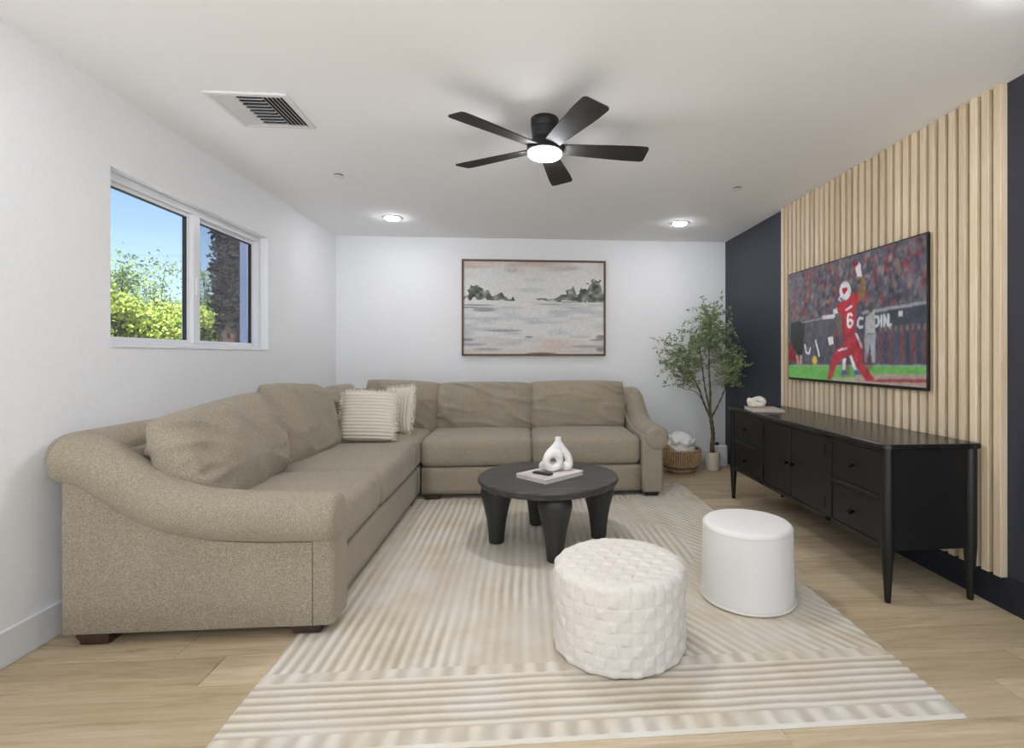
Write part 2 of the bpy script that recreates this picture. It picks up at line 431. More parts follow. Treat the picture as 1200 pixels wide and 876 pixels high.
# ---------------------------------------------------------------- painting and television pictures (drawn as colour grids)
def vnoise(nx, ny, fx, fy, seed=0):
    g = np.random.default_rng(seed).random((int(fy) + 3, int(fx) + 3))
    x = np.linspace(0, fx, nx); yv = np.linspace(0, fy, ny); xi = x.astype(int); yi = yv.astype(int)
    tx = x - xi; ty = yv - yi; tx = tx * tx * (3 - 2 * tx); ty = ty * ty * (3 - 2 * ty)
    a = g[np.ix_(yi, xi)]; b = g[np.ix_(yi, xi + 1)]; c = g[np.ix_(yi + 1, xi)]; d = g[np.ix_(yi + 1, xi + 1)]
    return (a * (1 - tx) + b * tx) * (1 - ty)[:, None] + (c * (1 - tx) + d * tx) * ty[:, None]
class Canvas:
    def __init__(s, nx, ny, c):
        s.nx, s.ny = nx, ny; s.a = np.tile(np.array(c, float), (ny, nx, 1))
        s.U, s.V = np.meshgrid((np.arange(nx) + .5) / nx, (np.arange(ny) + .5) / ny)
    def inside(s, pts):
        r = np.zeros((s.ny, s.nx), bool); n = len(pts)
        for i in range(n):
            (x1, y1), (x2, y2) = pts[i], pts[(i + 1) % n]
            if y1 == y2: continue
            c = ((y1 > s.V) != (y2 > s.V)) & (s.U < (x2 - x1) * (s.V - y1) / (y2 - y1) + x1)
            r ^= c
        return r
    def put(s, mask, c, al=1.):
        m = (mask.astype(float) * al)[..., None]; s.a = s.a * (1 - m) + np.array(c, float) * m
    def poly(s, pts, c, al=1.): s.put(s.inside(pts), c, al)
    def soft(s, u, v, ru, rv, c, al=1.):
        d = ((s.U - u) / ru) ** 2 + ((s.V - v) / rv) ** 2
        s.put(np.clip(1.4 * (1 - d), 0, 1), c, al)
    def line(s, pts, wu, wv, c, al=1.):
        for (x1, y1), (x2, y2) in zip(pts[:-1], pts[1:]):
            k = max(2, int(max(abs(x2 - x1) / wu, abs(y2 - y1) / wv) * 3))
            for t in np.linspace(0, 1, k):
                s.put(((s.U - x1 - (x2 - x1) * t) / wu) ** 2 + ((s.V - y1 - (y2 - y1) * t) / wv) ** 2 < 1, c, al)
def picture_mesh(name, cv, P0, PU, PV, matm):
    """grid of cells; P0 top-left corner, PU/PV full edge vectors"""
    nx, ny = cv.nx, cv.ny
    U, V = np.meshgrid(np.linspace(0, 1, nx), np.linspace(0, 1, ny))
    P = np.array(P0)[None] + U.reshape(-1, 1) * np.array(PU)[None] + V.reshape(-1, 1) * np.array(PV)[None]
    f = [q[::-1] for q in grid_faces(ny, nx)]
    c = P.mean(0); c[2] = P[:, 2].min()
    me = mesh(name, P - c, f, matm, False)
    at = me.color_attributes.new('paint', 'FLOAT_COLOR', 'POINT')
    C = np.ones((nx * ny, 4)); C[:, :3] = lin(np.clip(cv.a, 0, 255).reshape(-1, 3))
    at.data.foreach_set('color', C.ravel()); return me, c

# painting
cv = Canvas(260, 172, (224, 224, 223)); U0, V0 = cv.U.copy(), cv.V.copy()
n1 = vnoise(260, 172, 5, 5, 3); n2 = vnoise(260, 172, 6, 26, 4); n3 = vnoise(260, 172, 40, 30, 5); n4 = vnoise(260, 172, 14, 70, 6)
top = cv.V < .43
cv.put(np.clip((.2 - cv.V) * 5, 0, 1) * np.clip(n1 * 1.9 - .45, 0, 1), (196, 172, 156), .9)
cv.soft(.1, .03, .2, .07, (200, 170, 152), .7); cv.soft(.66, .06, .2, .06, (188, 168, 156), .7); cv.soft(.34, .08, .06, .06, (186, 178, 172), .6)
cv.put(top * np.clip(n2 * 1.5 - .5, 0, 1), (226, 227, 228), .7)
cv.soft(.47, .31, .12, .03, (196, 198, 200), .6); cv.soft(.5, .2, .1, .03, (200, 202, 203), .5)
cv.put((~top) * np.clip(n2 * 2.2 - .95, 0, 1), (192, 194, 199), .75)
cv.put((~top) * np.clip(n4 * 2.6 - 1.5, 0, 1), (228, 228, 226), .8)
cv.put(np.clip((cv.V - .8) * 5, 0, 1) * np.clip(n1 * 2 - .5, 0, 1), (222, 204, 192), .7)
cv.soft(.68, .9, .25, .1, (220, 200, 188), .45)
for (u, v, ru, rv, c) in ((.1, .475, .14, .012, (150, 150, 156)), (.15, .52, .1, .03, (150, 151, 157)), (.28, .742, .15, .018, (158, 160, 164)), (.46, .81, .035, .012, (140, 142, 146)), (.03, .84, .06, .02, (140, 145, 148)), (.06, .89, .12, .02, (168, 172, 184)), (.17, .94, .12, .015, (164, 168, 180)), (.94, .84, .06, .012, (146, 144, 146)), (.97, .81, .04, .03, (140, 138, 138)), (.88, .91, .15, .02, (172, 170, 174)), (.97, .94, .04, .03, (142, 138, 140)), (.6, .46, .1, .008, (166, 166, 170)), (.03, .5, .1, .008, (120, 120, 122)), (.78, .5, .08, .01, (180, 182, 184)), (.55, .985, .12, .015, (128, 104, 90))):
    cv.soft(u, v, ru, rv, c, .85)
def zp(l): return [((x - 135) / 935., (y - 88) / 627.) for x, y in l]
tl = zp([(132, 342), (180, 300), (195, 262), (215, 245), (250, 258), (285, 292), (330, 322), (370, 303), (420, 330), (495, 354), (400, 354), (132, 352)])
tr_ = zp([(600, 356), (700, 340), (780, 306), (850, 268), (872, 300), (905, 262), (930, 285), (965, 245), (1000, 213), (1040, 232), (1050, 295), (1075, 308), (1075, 362), (820, 364)])
wu, wv = vnoise(260, 172, 34, 22, 31) - .5, vnoise(260, 172, 40, 26, 32) - .5
for pl, c in ((tl, (92, 98, 92)), (tr_, (98, 103, 96))):
    cv.U = U0 + wu * .05; cv.V = V0 + wv * .07 * (V0 < .43); m_ = cv.inside(pl).astype(float) * (V0 < .445); cv.U, cv.V = U0, V0
    cv.put(m_ * np.clip(.45 + n3 * .9, 0, 1), c, .95)
    cv.put(m_ * np.clip(n3 * 3 - 1.9, 0, 1), (62, 66, 62), .8); cv.put(m_ * np.clip(1.0 - n3 * 3.4, 0, 1), (170, 170, 164), .6)
cv.soft(.2, .43, .2, .012, (226, 227, 227), .9); cv.soft(.85, .445, .18, .012, (222, 222, 222), .8)
px0, px1, pz0, pz1 = -.657, .885, 1.178, 2.205
pr = thing('framed_painting', ((px0 + px1) / 2, 5.52, pz0), 'framed abstract lake landscape painting hanging above the sofa', 'painting')
cv.a += (vnoise(260, 172, 120, 60, 41)[..., None] - .5) * 14
mp_ = vcol('painted_canvas', .8); vv = mp_.co(); mp_.bump(mp_.noise(vv, 90, 3), .25, .002)
me, c = picture_mesh('canvas', cv, (px0 + .012, 5.508, pz1 - .012), (px1 - px0 - .024, 0, 0), (0, 0, -(pz1 - pz0 - .024)), mp_.m)
link(bpy.data.objects.new('canvas', me), pr, c)
fwid = .02
obj('picture_frame', join(bevbox(px0, px0 + fwid, 5.492, 5.538, pz0, pz1, .002), bevbox(px1 - fwid, px1, 5.492, 5.538, pz0, pz1, .002), bevbox(px0 + fwid, px1 - fwid, 5.492, 5.538, pz0, pz0 + fwid, .002), bevbox(px0 + fwid, px1 - fwid, 5.492, 5.538, pz1 - fwid, pz1, .002)), 'frame', pr, False)
obj('backing_board', box(px0 + .004, px1 - .004, 5.51, 5.538, pz0 + .004, pz1 - .004), 'frame', pr, False)

# television
tv = Canvas(288, 170, (92, 96, 108))
rc = np.random.default_rng(5)
pal = [(150, 52, 62), (112, 44, 56), (66, 72, 92), (54, 58, 70), (132, 132, 142), (172, 152, 142), (150, 120, 104), (84, 88, 112), (168, 62, 70), (48, 50, 62), (116, 112, 124), (72, 66, 78), (90, 84, 110)]
for k in range(950):
    u, v = rc.random(), rc.random() * .5 - .02
    tv.soft(u, v, .008 + .012 * rc.random(), .016 + .03 * rc.random(), pal[rc.integers(len(pal))], .8)
for k in range(170):
    u, v = rc.random(), rc.random() * .46
    tv.soft(u, v, .005, .009, [(196, 164, 146), (182, 150, 132), (206, 204, 206)][rc.integers(3)], .8)
tv.poly([(0, .46), (1, .43), (1, .9), (0, .92)], (82, 84, 96))
for k in range(300):
    u, v = rc.random(), .5 + rc.random() * .36
    tv.soft(u, v, .01 + .012 * rc.random(), .03 + .05 * rc.random(), [(58, 62, 78), (70, 74, 92), (120, 60, 70), (96, 98, 108), (48, 52, 62), (88, 104, 118)][rc.integers(6)], .6)
def blur(cv_, k=1):
    for _ in range(k):
        a = np.pad(cv_.a, ((1, 1), (1, 1), (0, 0)), 'edge'); cv_.a = (a[1:-1, 1:-1] * 2 + a[:-2, 1:-1] + a[2:, 1:-1] + a[1:-1, :-2] + a[1:-1, 2:]) / 6
blur(tv, 3); tv.a = tv.a * .8 + tv.a.mean((0, 1)) * .2
tv.poly([(.716, .478), (.996, .457), (.996, .61), (.716, .62)], (62, 68, 80), .92); tv.poly([(.6, .485), (.716, .478), (.716, .62), (.6, .62)], (66, 72, 84), .8)
tv.line([(.334, .46), (.425, .458)], .012, .016, (216, 214, 214)); tv.line([(.02, .49), (.33, .465)], .008, .006, (150, 150, 158), .8)
tv.line([(.64, .462), (.996, .447)], .01, .012, (150, 152, 160))
W = (206, 208, 212)
def strk(*l): tv.line(list(l), .007, .011, W)
strk((.636, .505), (.616, .5), (.604, .52), (.604, .555), (.616, .572), (.636, .568))                       # C
strk((.712, .5), (.712, .575)); strk((.712, .5), (.735, .507), (.742, .537), (.735, .568), (.712, .575))    # D
strk((.757, .5), (.757, .575))                                                                              # I
strk((.773, .575), (.773, .5)); strk((.773, .5), (.797, .575)); strk((.797, .575), (.797, .5))              # N
strk((.812, .572), (.808, .59))
strk((.86, .49), (.86, .51)); strk((.872, .49), (.872, .51))
tv.poly([(0, .885), (.3, .875), (1, .858), (1, 1), (0, 1)], (104, 172, 84)); tv.poly([(0, .875), (1, .848), (1, .862), (0, .89)], (150, 176, 150), .7)
tv.poly([(.6, .935), (.75, .922), (1, .908), (1, 1), (.55, 1)], (170, 150, 140)); tv.poly([(.74, .96), (1, .94), (1, .965), (.7, .985)], (144, 58, 66), .8); tv.poly([(.42, .97), (.6, .955), (.6, 1), (.42, 1)], (178, 172, 150), .8)
for k in range(9):
    u = .74 + .03 * k; tv.poly([(u, .62), (u + .024, .62), (u + .022, .84), (u + .003, .84)], [(120, 56, 70), (52, 58, 78), (110, 60, 72), (60, 84, 104), (120, 66, 74), (48, 54, 80)][k % 6], .75)
    tv.soft(u + .012, .6, .012, .028, (150, 118, 104), .7)
PALV = dict(skin=(112, 96, 84), skin2=(140, 108, 66), white=(224, 224, 228), red=(186, 40, 56), red2=(178, 44, 60), ball=(120, 40, 44), blue=(62, 96, 180), grey=(170, 172, 172), grey2=(156, 160, 168), black=(30, 36, 38))
tv.poly([(.0, .68), (.07, .7), (.08, .84), (.0, .84)], (138, 34, 48)); tv.line([(.17, .69), (.18, .76), (.21, .77), (.22, .72)], .006, .01, (220, 220, 222)); tv.line([(.27, .66), (.29, .74), (.3, .79)], .007, .012, (216, 216, 220)); tv.soft(.26, .83, .03, .05, (206, 174, 60))
tv.line([(.09, .79), (.1, .87)], .012, .01, (176, 140, 120)); tv.line([(.13, .79), (.125, .87)], .012, .01, (176, 140, 120))
for n_, p_ in [
 ('grey', [(.656, .498), (.714, .443), (.721, .625), (.651, .626)]), ('grey2', [(.651, .626), (.721, .628), (.718, .841), (.697, .841), (.685, .692), (.667, .842), (.648, .842)]),
 ('black', [(.02, .477), (.108, .462), (.17, .5), (.14, .784), (.092, .784), (.023, .664)]),
 ('white', [(.494, .815), (.521, .806), (.515, .905), (.491, .909)]), ('white', [(.54, .784), (.56, .784), (.599, .901), (.577, .904)]),
 ('blue', [(.482, .945), (.491, .906), (.521, .91), (.529, .941)]), ('blue', [(.574, .938), (.58, .902), (.609, .905), (.621, .933)]),
 ('skin', [(.455, .416), (.494, .446), (.491, .584), (.425, .662), (.393, .641), (.449, .542)]),
 ('skin2', [(.595, .305), (.625, .246), (.615, .178), (.644, .186), (.662, .284), (.636, .366), (.604, .378)]),
 ('red', [(.449, .364), (.503, .348), (.555, .303), (.602, .3), (.615, .368), (.588, .417), (.582, .615), (.491, .665), (.498, .484), (.455, .416)]),
 ('white', [(.556, .275), (.551, .309), (.537, .333), (.518, .343), (.497, .334), (.479, .31), (.469, .275), (.469, .237), (.479, .206), (.497, .19), (.518, .19), (.537, .208), (.551, .239)]),
 ('red', [(.489, .242), (.526, .239), (.531, .261), (.509, .293), (.494, .278)]),
 ('white', [(.374, .633), (.418, .629), (.425, .694), (.387, .699)]), ('white', [(.582, .086), (.604, .056), (.623, .086), (.631, .183), (.599, .174)]),
 ('ball', [(.562, .043), (.593, .041), (.609, .07), (.588, .102), (.571, .082)]),
 ('red2', [(.509, .666), (.588, .61), (.625, .689), (.636, .76), (.636, .843), (.677, .899), (.716, .971), (.662, .984), (.604, .891), (.56, .784), (.515, .796), (.443, .873), (.406, .985), (.37, .987), (.393, .862), (.431, .758), (.497, .684)]),
 ('white', [(.449, .748), (.494, .721), (.532, .725), (.524, .742), (.462, .753)]), ('white', [(.582, .612), (.599, .616), (.641, .725), (.625, .732)]),
 ('white', [(.418, .4), (.449, .396), (.458, .439), (.425, .439)]), ('white', [(.509, .417), (.562, .386), (.569, .404), (.517, .434)])]:
    tv.poly(p_, PALV[n_])
tv.soft(.69, .43, .022, .05, (70, 66, 66), .9)
six = [(.562, .468), (.55, .457), (.536, .462), (.531, .49), (.531, .535), (.538, .556), (.555, .558), (.565, .54), (.565, .52), (.553, .505), (.535, .512)]
tv.line(six, .0075, .0125, (236, 236, 238))
tv.line([(.474, .31), (.462, .325), (.478, .338)], .005, .008, (200, 200, 206)); tv.line([(.48, .225), (.5, .2), (.53, .2)], .003, .006, (196, 198, 206))
body = tv.inside([(.449, .3), (.62, .3), (.72, .985), (.36, .985), (.42, .7)]).astype(float)
tv.put(body * np.clip(vnoise(288, 170, 30, 16, 51) * 2 - 1.1, 0, 1), (96, 20, 34), .5)
tv.a += (vnoise(288, 170, 90, 40, 52)[..., None] - .5) * 26
blur(tv, 1)
TY0, TY1, TZ0, TZ1 = 2.598, 4.052, .985, 1.845
tvr = thing('television', (2.18, (TY0 + TY1) / 2, TZ0), 'large flat television on the slatted wall showing a football player in red', 'television')
obj('tv_shell', bevbox(2.168, 2.184, TY0, TY1, TZ0, TZ1, .002), 'tvshell', tvr, False)
obj('wall_bracket', bevbox(2.184, 2.1995, TY0 + .35, TY1 - .35, TZ0 + .2, TZ1 - .2, .002), 'tvshell', tvr, False)
ms = vcol('lit_tv_screen', .22, .42, .5)
me, c = picture_mesh('screen', tv, (2.1672, TY1 - .008, TZ1 - .008), (0, -(TY1 - TY0 - .016), 0), (0, 0, -(TZ1 - TZ0 - .026)), ms.m)
link(bpy.data.objects.new('screen', me), tvr, c)

# ---------------------------------------------------------------- ceiling fixtures
def downlight(x, y, where):
    t = thing('recessed_light', (x, y, ZC - .008), 'round recessed ceiling light ' + where, 'ceiling light', 'recessed ceiling lights')
    n = 36; pr_ = [(.062, -.004), (.072, -.008), (.086, -.006), (.09, 0)]
    V, Fc = [], []
    for i in range(n):
        a = 2 * math.pi * i / n; V += [(x + r * math.cos(a), y + r * math.sin(a), ZC + z) for r, z in pr_]
    obj('trim_ring', (V, grid_faces(n, 4, True)), 'trim', t)
    obj('lens', lathe([(.01, -.022), (.045, -.020), (.058, -.015), (.062, -.008), (.063, -.001), (.01, -.001)], n, (x, y, ZC)), 'lamp', t)
    return t
downlight(-1.2, 4.79, 'near the back corner above the sofa')
downlight(1.48, 4.77, 'near the back corner above the olive tree')
downlight(1.69, 1.57, 'near the slatted wall above the front of the rug')
downlight(-1.2, 1.57, 'by the window wall in front of the sofa')
downlight(-1.2, -.7, 'added out of view by the window wall for fill light')  # unseen light added behind the camera to brighten the room
downlight(1.69, -.7, 'added out of view by the navy wall for fill light')  # second unseen light, added for brightness
for x, y, where in ((-1.29, 3.69, 'near the window'), (1.602, 3.74, 'near the slatted wall')):
    t = thing('sprinkler_cover', (x, y, ZC - .014), 'small white round fire sprinkler cover on the ceiling ' + where, 'sprinkler')
    obj('cover_plate', lathe([(.03, -.014), (.037, -.012), (.037, -.009), (.012, -.009)], 28, (x, y, ZC)), 'ventwhite', t, sharp=40)
    obj('collar', lathe([(.02, -.009), (.026, -.004), (.03, 0)], 28, (x, y, ZC)), 'ventdark', t)
# air vent: three banks of louvres
vx0, vx1, vy0, vy1 = -1.53, -1.145, 2.56, 2.93
vt = thing('air_vent', ((vx0 + vx1) / 2, (vy0 + vy1) / 2, ZC - .014), 'square white ceiling air register with three banks of louvres', 'air vent')
b_ = .028
obj('vent_frame', join(bevbox(vx0, vx0 + b_, vy0, vy1, ZC - .012, ZC, .003), bevbox(vx1 - b_, vx1, vy0, vy1, ZC - .012, ZC, .003), bevbox(vx0 + b_, vx1 - b_, vy0, vy0 + b_, ZC - .012, ZC, .003), bevbox(vx0 + b_, vx1 - b_, vy1 - b_, vy1, ZC - .012, ZC, .003)), 'ventwhite', vt, False)
obj('duct_shade_sheet', box(vx0 + b_, vx1 - b_, vy0 + b_, vy1 - b_, ZC - .002, ZC - .0005), 'ventdark', vt, False)  # flat dark sheet standing in for the shade inside the duct
ix0, ix1, iy0, iy1 = vx0 + b_, vx1 - b_, vy0 + b_, vy1 - b_
def louvre(n_, p0, p1, tilt):
    p0 = np.array(p0); p1 = np.array(p1); d = p1 - p0; L = np.linalg.norm(d)
    g = box(-L / 2, L / 2, -.011, .011, -.0008, .0008)
    ang = math.atan2(d[1], d[0]); m = Matrix.Rotation(ang, 3, 'Z') @ Matrix.Rotation(tilt, 3, 'X')
    obj('louvre', xf(g, ((p0 + p1) / 2), mat=m), 'ventwhite', vt, False)
bw = (ix1 - ix0) * .3
for k in range(5):
    x = ix0 + .006 + (k + .5) * bw / 5; louvre(0, (x, iy0, ZC - .009), (x, iy1, ZC - .009), R(-24))
    x = ix1 - .006 - (k + .5) * bw / 5; louvre(0, (x, iy0, ZC - .009), (x, iy1, ZC - .009), R(42))
for k in range(9):
    y = iy0 + .006 + (k + .5) * (iy1 - iy0 - .012) / 9; louvre(0, (ix0 + bw, y, ZC - .009), (ix1 - bw, y, ZC - .009), R(40))

# ceiling fan
FX, FY = .112, 2.735
fan = thing('ceiling_fan', (FX, FY, 2.23), 'black five blade flush mount ceiling fan with a lit round lamp', 'ceiling fan')
obj('canopy', lathe([(.05, -.118), (.066, -.112), (.072, -.06), (.072, -.055), (.070, -.05), (.074, -.045), (.075, -.004), (.072, 0)], 40, (FX, FY, ZC)), 'blackmetal', fan, sharp=40)
obj('motor_housing', lathe([(.088, -.182), (.096, -.176), (.097, -.15), (.092, -.142), (.078, -.125), (.068, -.105), (.05, -.1)], 40, (FX, FY, ZC)), 'blackmetal', fan, sharp=40)
obj('lamp_lens', lathe([(.03, -.208), (.07, -.205), (.084, -.198), (.089, -.190), (.09, -.182), (.05, -.18)], 40, (FX, FY, ZC)), 'fanlamp', fan)
def blade_geo():
    prof = []
    r0, r1 = .085, .56
    def half(r):
        t = (r - r0) / (r1 - r0); return .044 + .024 * min(1, t * 1.3)
    rs = list(np.linspace(r0, r1 - .02, 12)); pts = [(r, half(r)) for r in rs]
    for a in (30, 60, 90): pts.append((r1 - .02 + .02 * math.sin(R(a)), half(r1) - .02 + .02 * math.cos(R(a))))
    out = [(x, -h) for x, h in pts] + [(x, h) for x, h in pts[::-1]]
    n = len(out); V = [(x, y, -.003) for x, y in out] + [(x, y, .003) for x, y in out]
    Fc = [tuple(range(n))[::-1], tuple(range(n, 2 * n))] + [(i, (i + 1) % n, n + (i + 1) % n, n + i) for i in range(n)]
    return np.array(V), Fc
for k in range(5):
    a = R(4 + 72 * k); m = Matrix.Rotation(a, 3, 'Z') @ Matrix.Rotation(R(-11), 3, 'X')
    bl = obj('blade', xf(blade_geo(), (FX, FY, 2.283), mat=m), 'blade', fan, False)
    obj('blade_bracket', xf(box(.06, .14, -.02, .02, .003, .009), (FX, FY, 2.283), mat=m), 'blackmetal', bl, False)

# ---------------------------------------------------------------- rug
RX0, RX1, RY0, RY1 = -.952, 1.44, 1.555, 4.6
rn, rm = 330, 420
U, V = np.meshgrid(np.linspace(RX0, RX1, rn), np.linspace(RY0, RY1, rm), indexing='ij')
def nz(s, fx, fy): return vnoise(rm, rn, fy, fx, s)
wob = (nz(1, 10, 12) - .5) * .010; wob2 = (nz(2, 12, 10) - .5) * .008
colr = np.sin(2 * math.pi * (U + wob) / .047)                      # stripes running away from the camera
rowr = np.sin(2 * math.pi * (V + wob2) / .040)                     # stripes across
diag = np.sin(2 * math.pi * ((U + .55 * V) + wob) / .052)
blk = np.sin(2 * math.pi * (U + wob) / .085)
dist = np.minimum(V - RY0, RY1 - V)
rib = np.where((nz(9, 3, 4) > .62) & (U > .5), diag, colr)
patch = np.clip((nz(5, 5, 6) - .33) * 4, 0, 1)                     # worn-away areas of the relief
rib = rib * (.25 + .75 * patch) * (.45 + .8 * nz(13, 55, 9)) + (nz(14, 52, 5) - .5) * .5
rib = np.where(dist < .36, rowr * (.5 + .5 * np.clip((nz(6, 6, 9) - .2) * 3, 0, 1)), rib)
band = (np.abs(dist - .365) < .030) | (np.abs(dist - .045) < .032)
rib = np.where(band, np.clip(blk * 1.2 * nz(15, 60, 40), -.7, .8) + .15, rib)
rib = np.where(dist < .012, 1., rib)
zz = .009 + .0022 * np.clip(rib * 1.3, -1, 1) + .0006 * nz(8, 150, 190)
edge = np.minimum(np.minimum(U - RX0, RX1 - U), dist); zz = np.where(edge < .006, .002, zz); zz = np.where(edge < 1e-6, 0.0005, zz)
Vr = np.stack([U, V, zz], -1).reshape(-1, 3)
rug = obj('area_rug', (Vr, grid_faces(rn, rm)), None)
mr = M('ivory_carved_rug', .95, spec=.1, sheen=.2); at = mr.n('Attribute', attribute_name='rib'); v = mr.co()
soft_ = mr.noise(v, 3.2, 3, .6); fine = mr.noise(v, 350, 2, .7)
hi = mr.ramp(soft_, [(.35, (234, 228, 216)), (.55, (228, 219, 200)), (.7, (218, 207, 182))])
lo = mr.ramp(soft_, [(.3, (192, 184, 170)), (.5, (186, 173, 149)), (.72, (174, 155, 122))])
cc = mr.mix(at.outputs['Fac'], lo, hi); cc = mr.mix(.15, cc, mr.ramp(fine, [(.3, (150, 142, 128)), (.7, (240, 236, 228))]))
mr.base(cc).bump(fine, .4, .002)
rug.data.materials.append(mr.m)
ra = rug.data.attributes.new('rib', 'FLOAT', 'POINT'); ra.data.foreach_set('value', np.clip(.52 + .58 * rib, 0, 1).ravel())
tag(rug, 'large ivory area rug with carved beige stripes under the coffee table', 'rug')

# ---------------------------------------------------------------- sectional sofa
sofa = thing('sectional_sofa', (-1.0, 3.9, 0), 'L shaped taupe fabric sectional sofa with rolled arms along two walls', 'sofa')
AP = catmull([(0, .495), (.25, .498), (.48, .513), (.62, .545), (.74, .60), (.85, .675), (.94, .735), (1.03, .757)], 4)   # arm line: run from the front, height of the roll centre
RR = .105
def arm_geo(to3, sgn, body0, body1):
    """to3(run, across, z): across grows inward from the outer face"""
    roll = np.array([to3(t, .055, z) for t, z in AP]); side = np.array(to3(0, 1, 0)) - np.array(to3(0, 0, 0))
    g1 = capped(roll, RR, 22, .035, up=tuple(side))
    # body under the roll
    V = []; ts = np.concatenate([[0.0], AP[:, 0][1:]]); zs = AP[:, 1]
    sec = []
    for t, z in zip(ts, zs):
        zc = z + .02
        prof = [(body0 + .012, .05), (body0, .062), (body0, .2), (body0, zc - .06), (body0, zc), (body1, zc), (body1, zc - .06), (body1, .2), (body1, .062), (body1 - .012, .05)]
        sec.append([to3(t, a, q) for a, q in prof])
    # round the front corners
    c0 = (body0 + body1) / 2
    f0 = [to3(-.022, c0 + (a - c0) * .80, q) for a, q in [(body0 + .012, .055), (body0, .066), (body0, .2), (body0, zs[0] - .04), (body0, zs[0]), (body1, zs[0]), (body1, zs[0] - .04), (body1, .2), (body1, .066), (body1 - .012, .055)]]
    f1 = [to3(-.015, c0 + (a - c0) * .93, q) for a, q in [(body0 + .012, .052), (body0, .063), (body0, .2), (body0, zs[0] - .04), (body0, zs[0]), (body1, zs[0]), (body1, zs[0] - .04), (body1, .2), (body1, .063), (body1 - .012, .052)]]
    sec = [f0, f1] + sec
    n = len(sec[0]); V = np.array(sec).reshape(-1, 3); Fc = grid_faces(len(sec), n, False, True)
    if sgn < 0: Fc = [f[::-1] for f in Fc]
    a = tuple(range(n)); b = tuple(range((len(sec) - 1) * n, len(sec) * n))
    Fc += [a if sgn < 0 else a[::-1], b[::-1] if sgn < 0 else b]
    return join(g1, (V, Fc))
AFX = -.815   # front of the arm (window run)
obj('arm', arm_geo(lambda t, a, z: (AFX - t, 2.20 + a, z), 1, 0., .19), 'sofa', sofa, sharp=50)
obj('arm', arm_geo(lambda t, a, z: (1.155 - a, 4.185 + t, z), 1, 0., .175), 'sofa', sofa, sharp=50)
obj('seam', tube([(-.875, 2.1988, z) for z in (.055, .15, .25, .404)], .0018, 6), 'seamthread', sofa)      # stitched seams outside the near arm
tn = np.gradient(AP, axis=0); tn /= np.linalg.norm(tn, axis=1)[:, None]
obj('seam', tube([(AFX - t_ - .091 * b_[1] * 1., 2.1985, z_ - .091 * b_[0]) for (t_, z_), b_ in zip(AP[1:-4], tn[1:-4] * np.array([1, -1]))], .0018, 6), 'seamthread', sofa)
# backs
def roll_back(p0, p1, r=RR): return capped(np.linspace(p0, p1, 8), r, 22, .05)
obj('sofa_back', join(roll_back((-1.842, 2.26, .757), (-1.842, 5.10, .757)), xf(rbox(.17, 3.0, .72, .02, (4, 8, 8)), (-1.765, 3.72, .41))), 'sofa', sofa)
obj('sofa_back', join(roll_back((-1.842, 5.135, .757), (1.06, 5.135, .757)), xf(rbox(2.97, .16, .72, .02, (8, 4, 8)), (-.36, 5.08, .41))), 'sofa', sofa)
# bases
obj('base', xf(rbox(.80, 1.97, .22, .012, (6, 10, 4)), (-1.245, 3.21, .16)), 'sofa', sofa)
obj('base', xf(rbox(.83, .80, .22, .012, (6, 6, 4)), (-1.26, 4.60, .16)), 'sofa', sofa)
obj('base', xf(rbox(1.81, .80, .22, .012, (10, 6, 4)), (.075, 4.615, .16)), 'sofa', sofa)
# seat cushions
def seat(x0, x1, y0, y1, seed, z0=.272, z1=.505):
    g = rbox(x1 - x0, y1 - y0, z1 - z0, .055, (18, 18, 8), (.012, .012, .022))
    g = disp(g, .006, 5, seed)
    V = g[0]; V[:, 2] = np.maximum(V[:, 2], -(z1 - z0) / 2)
    return obj('seat_cushion', (V + np.array([(x0 + x1) / 2, (y0 + y1) / 2, (z0 + z1) / 2]), g[1]), 'sofa', sofa)
seat(-1.66, -.835, 2.385, 3.10, 1.3); seat(-1.66, -.835, 3.10, 4.09, 2.7); seat(-1.66, -.845, 4.09, 5.0, 3.9)
seat(-.835, .068, 4.205, 5.0, 5.1); seat(.068, .975, 4.205, 5.0, 6.4)
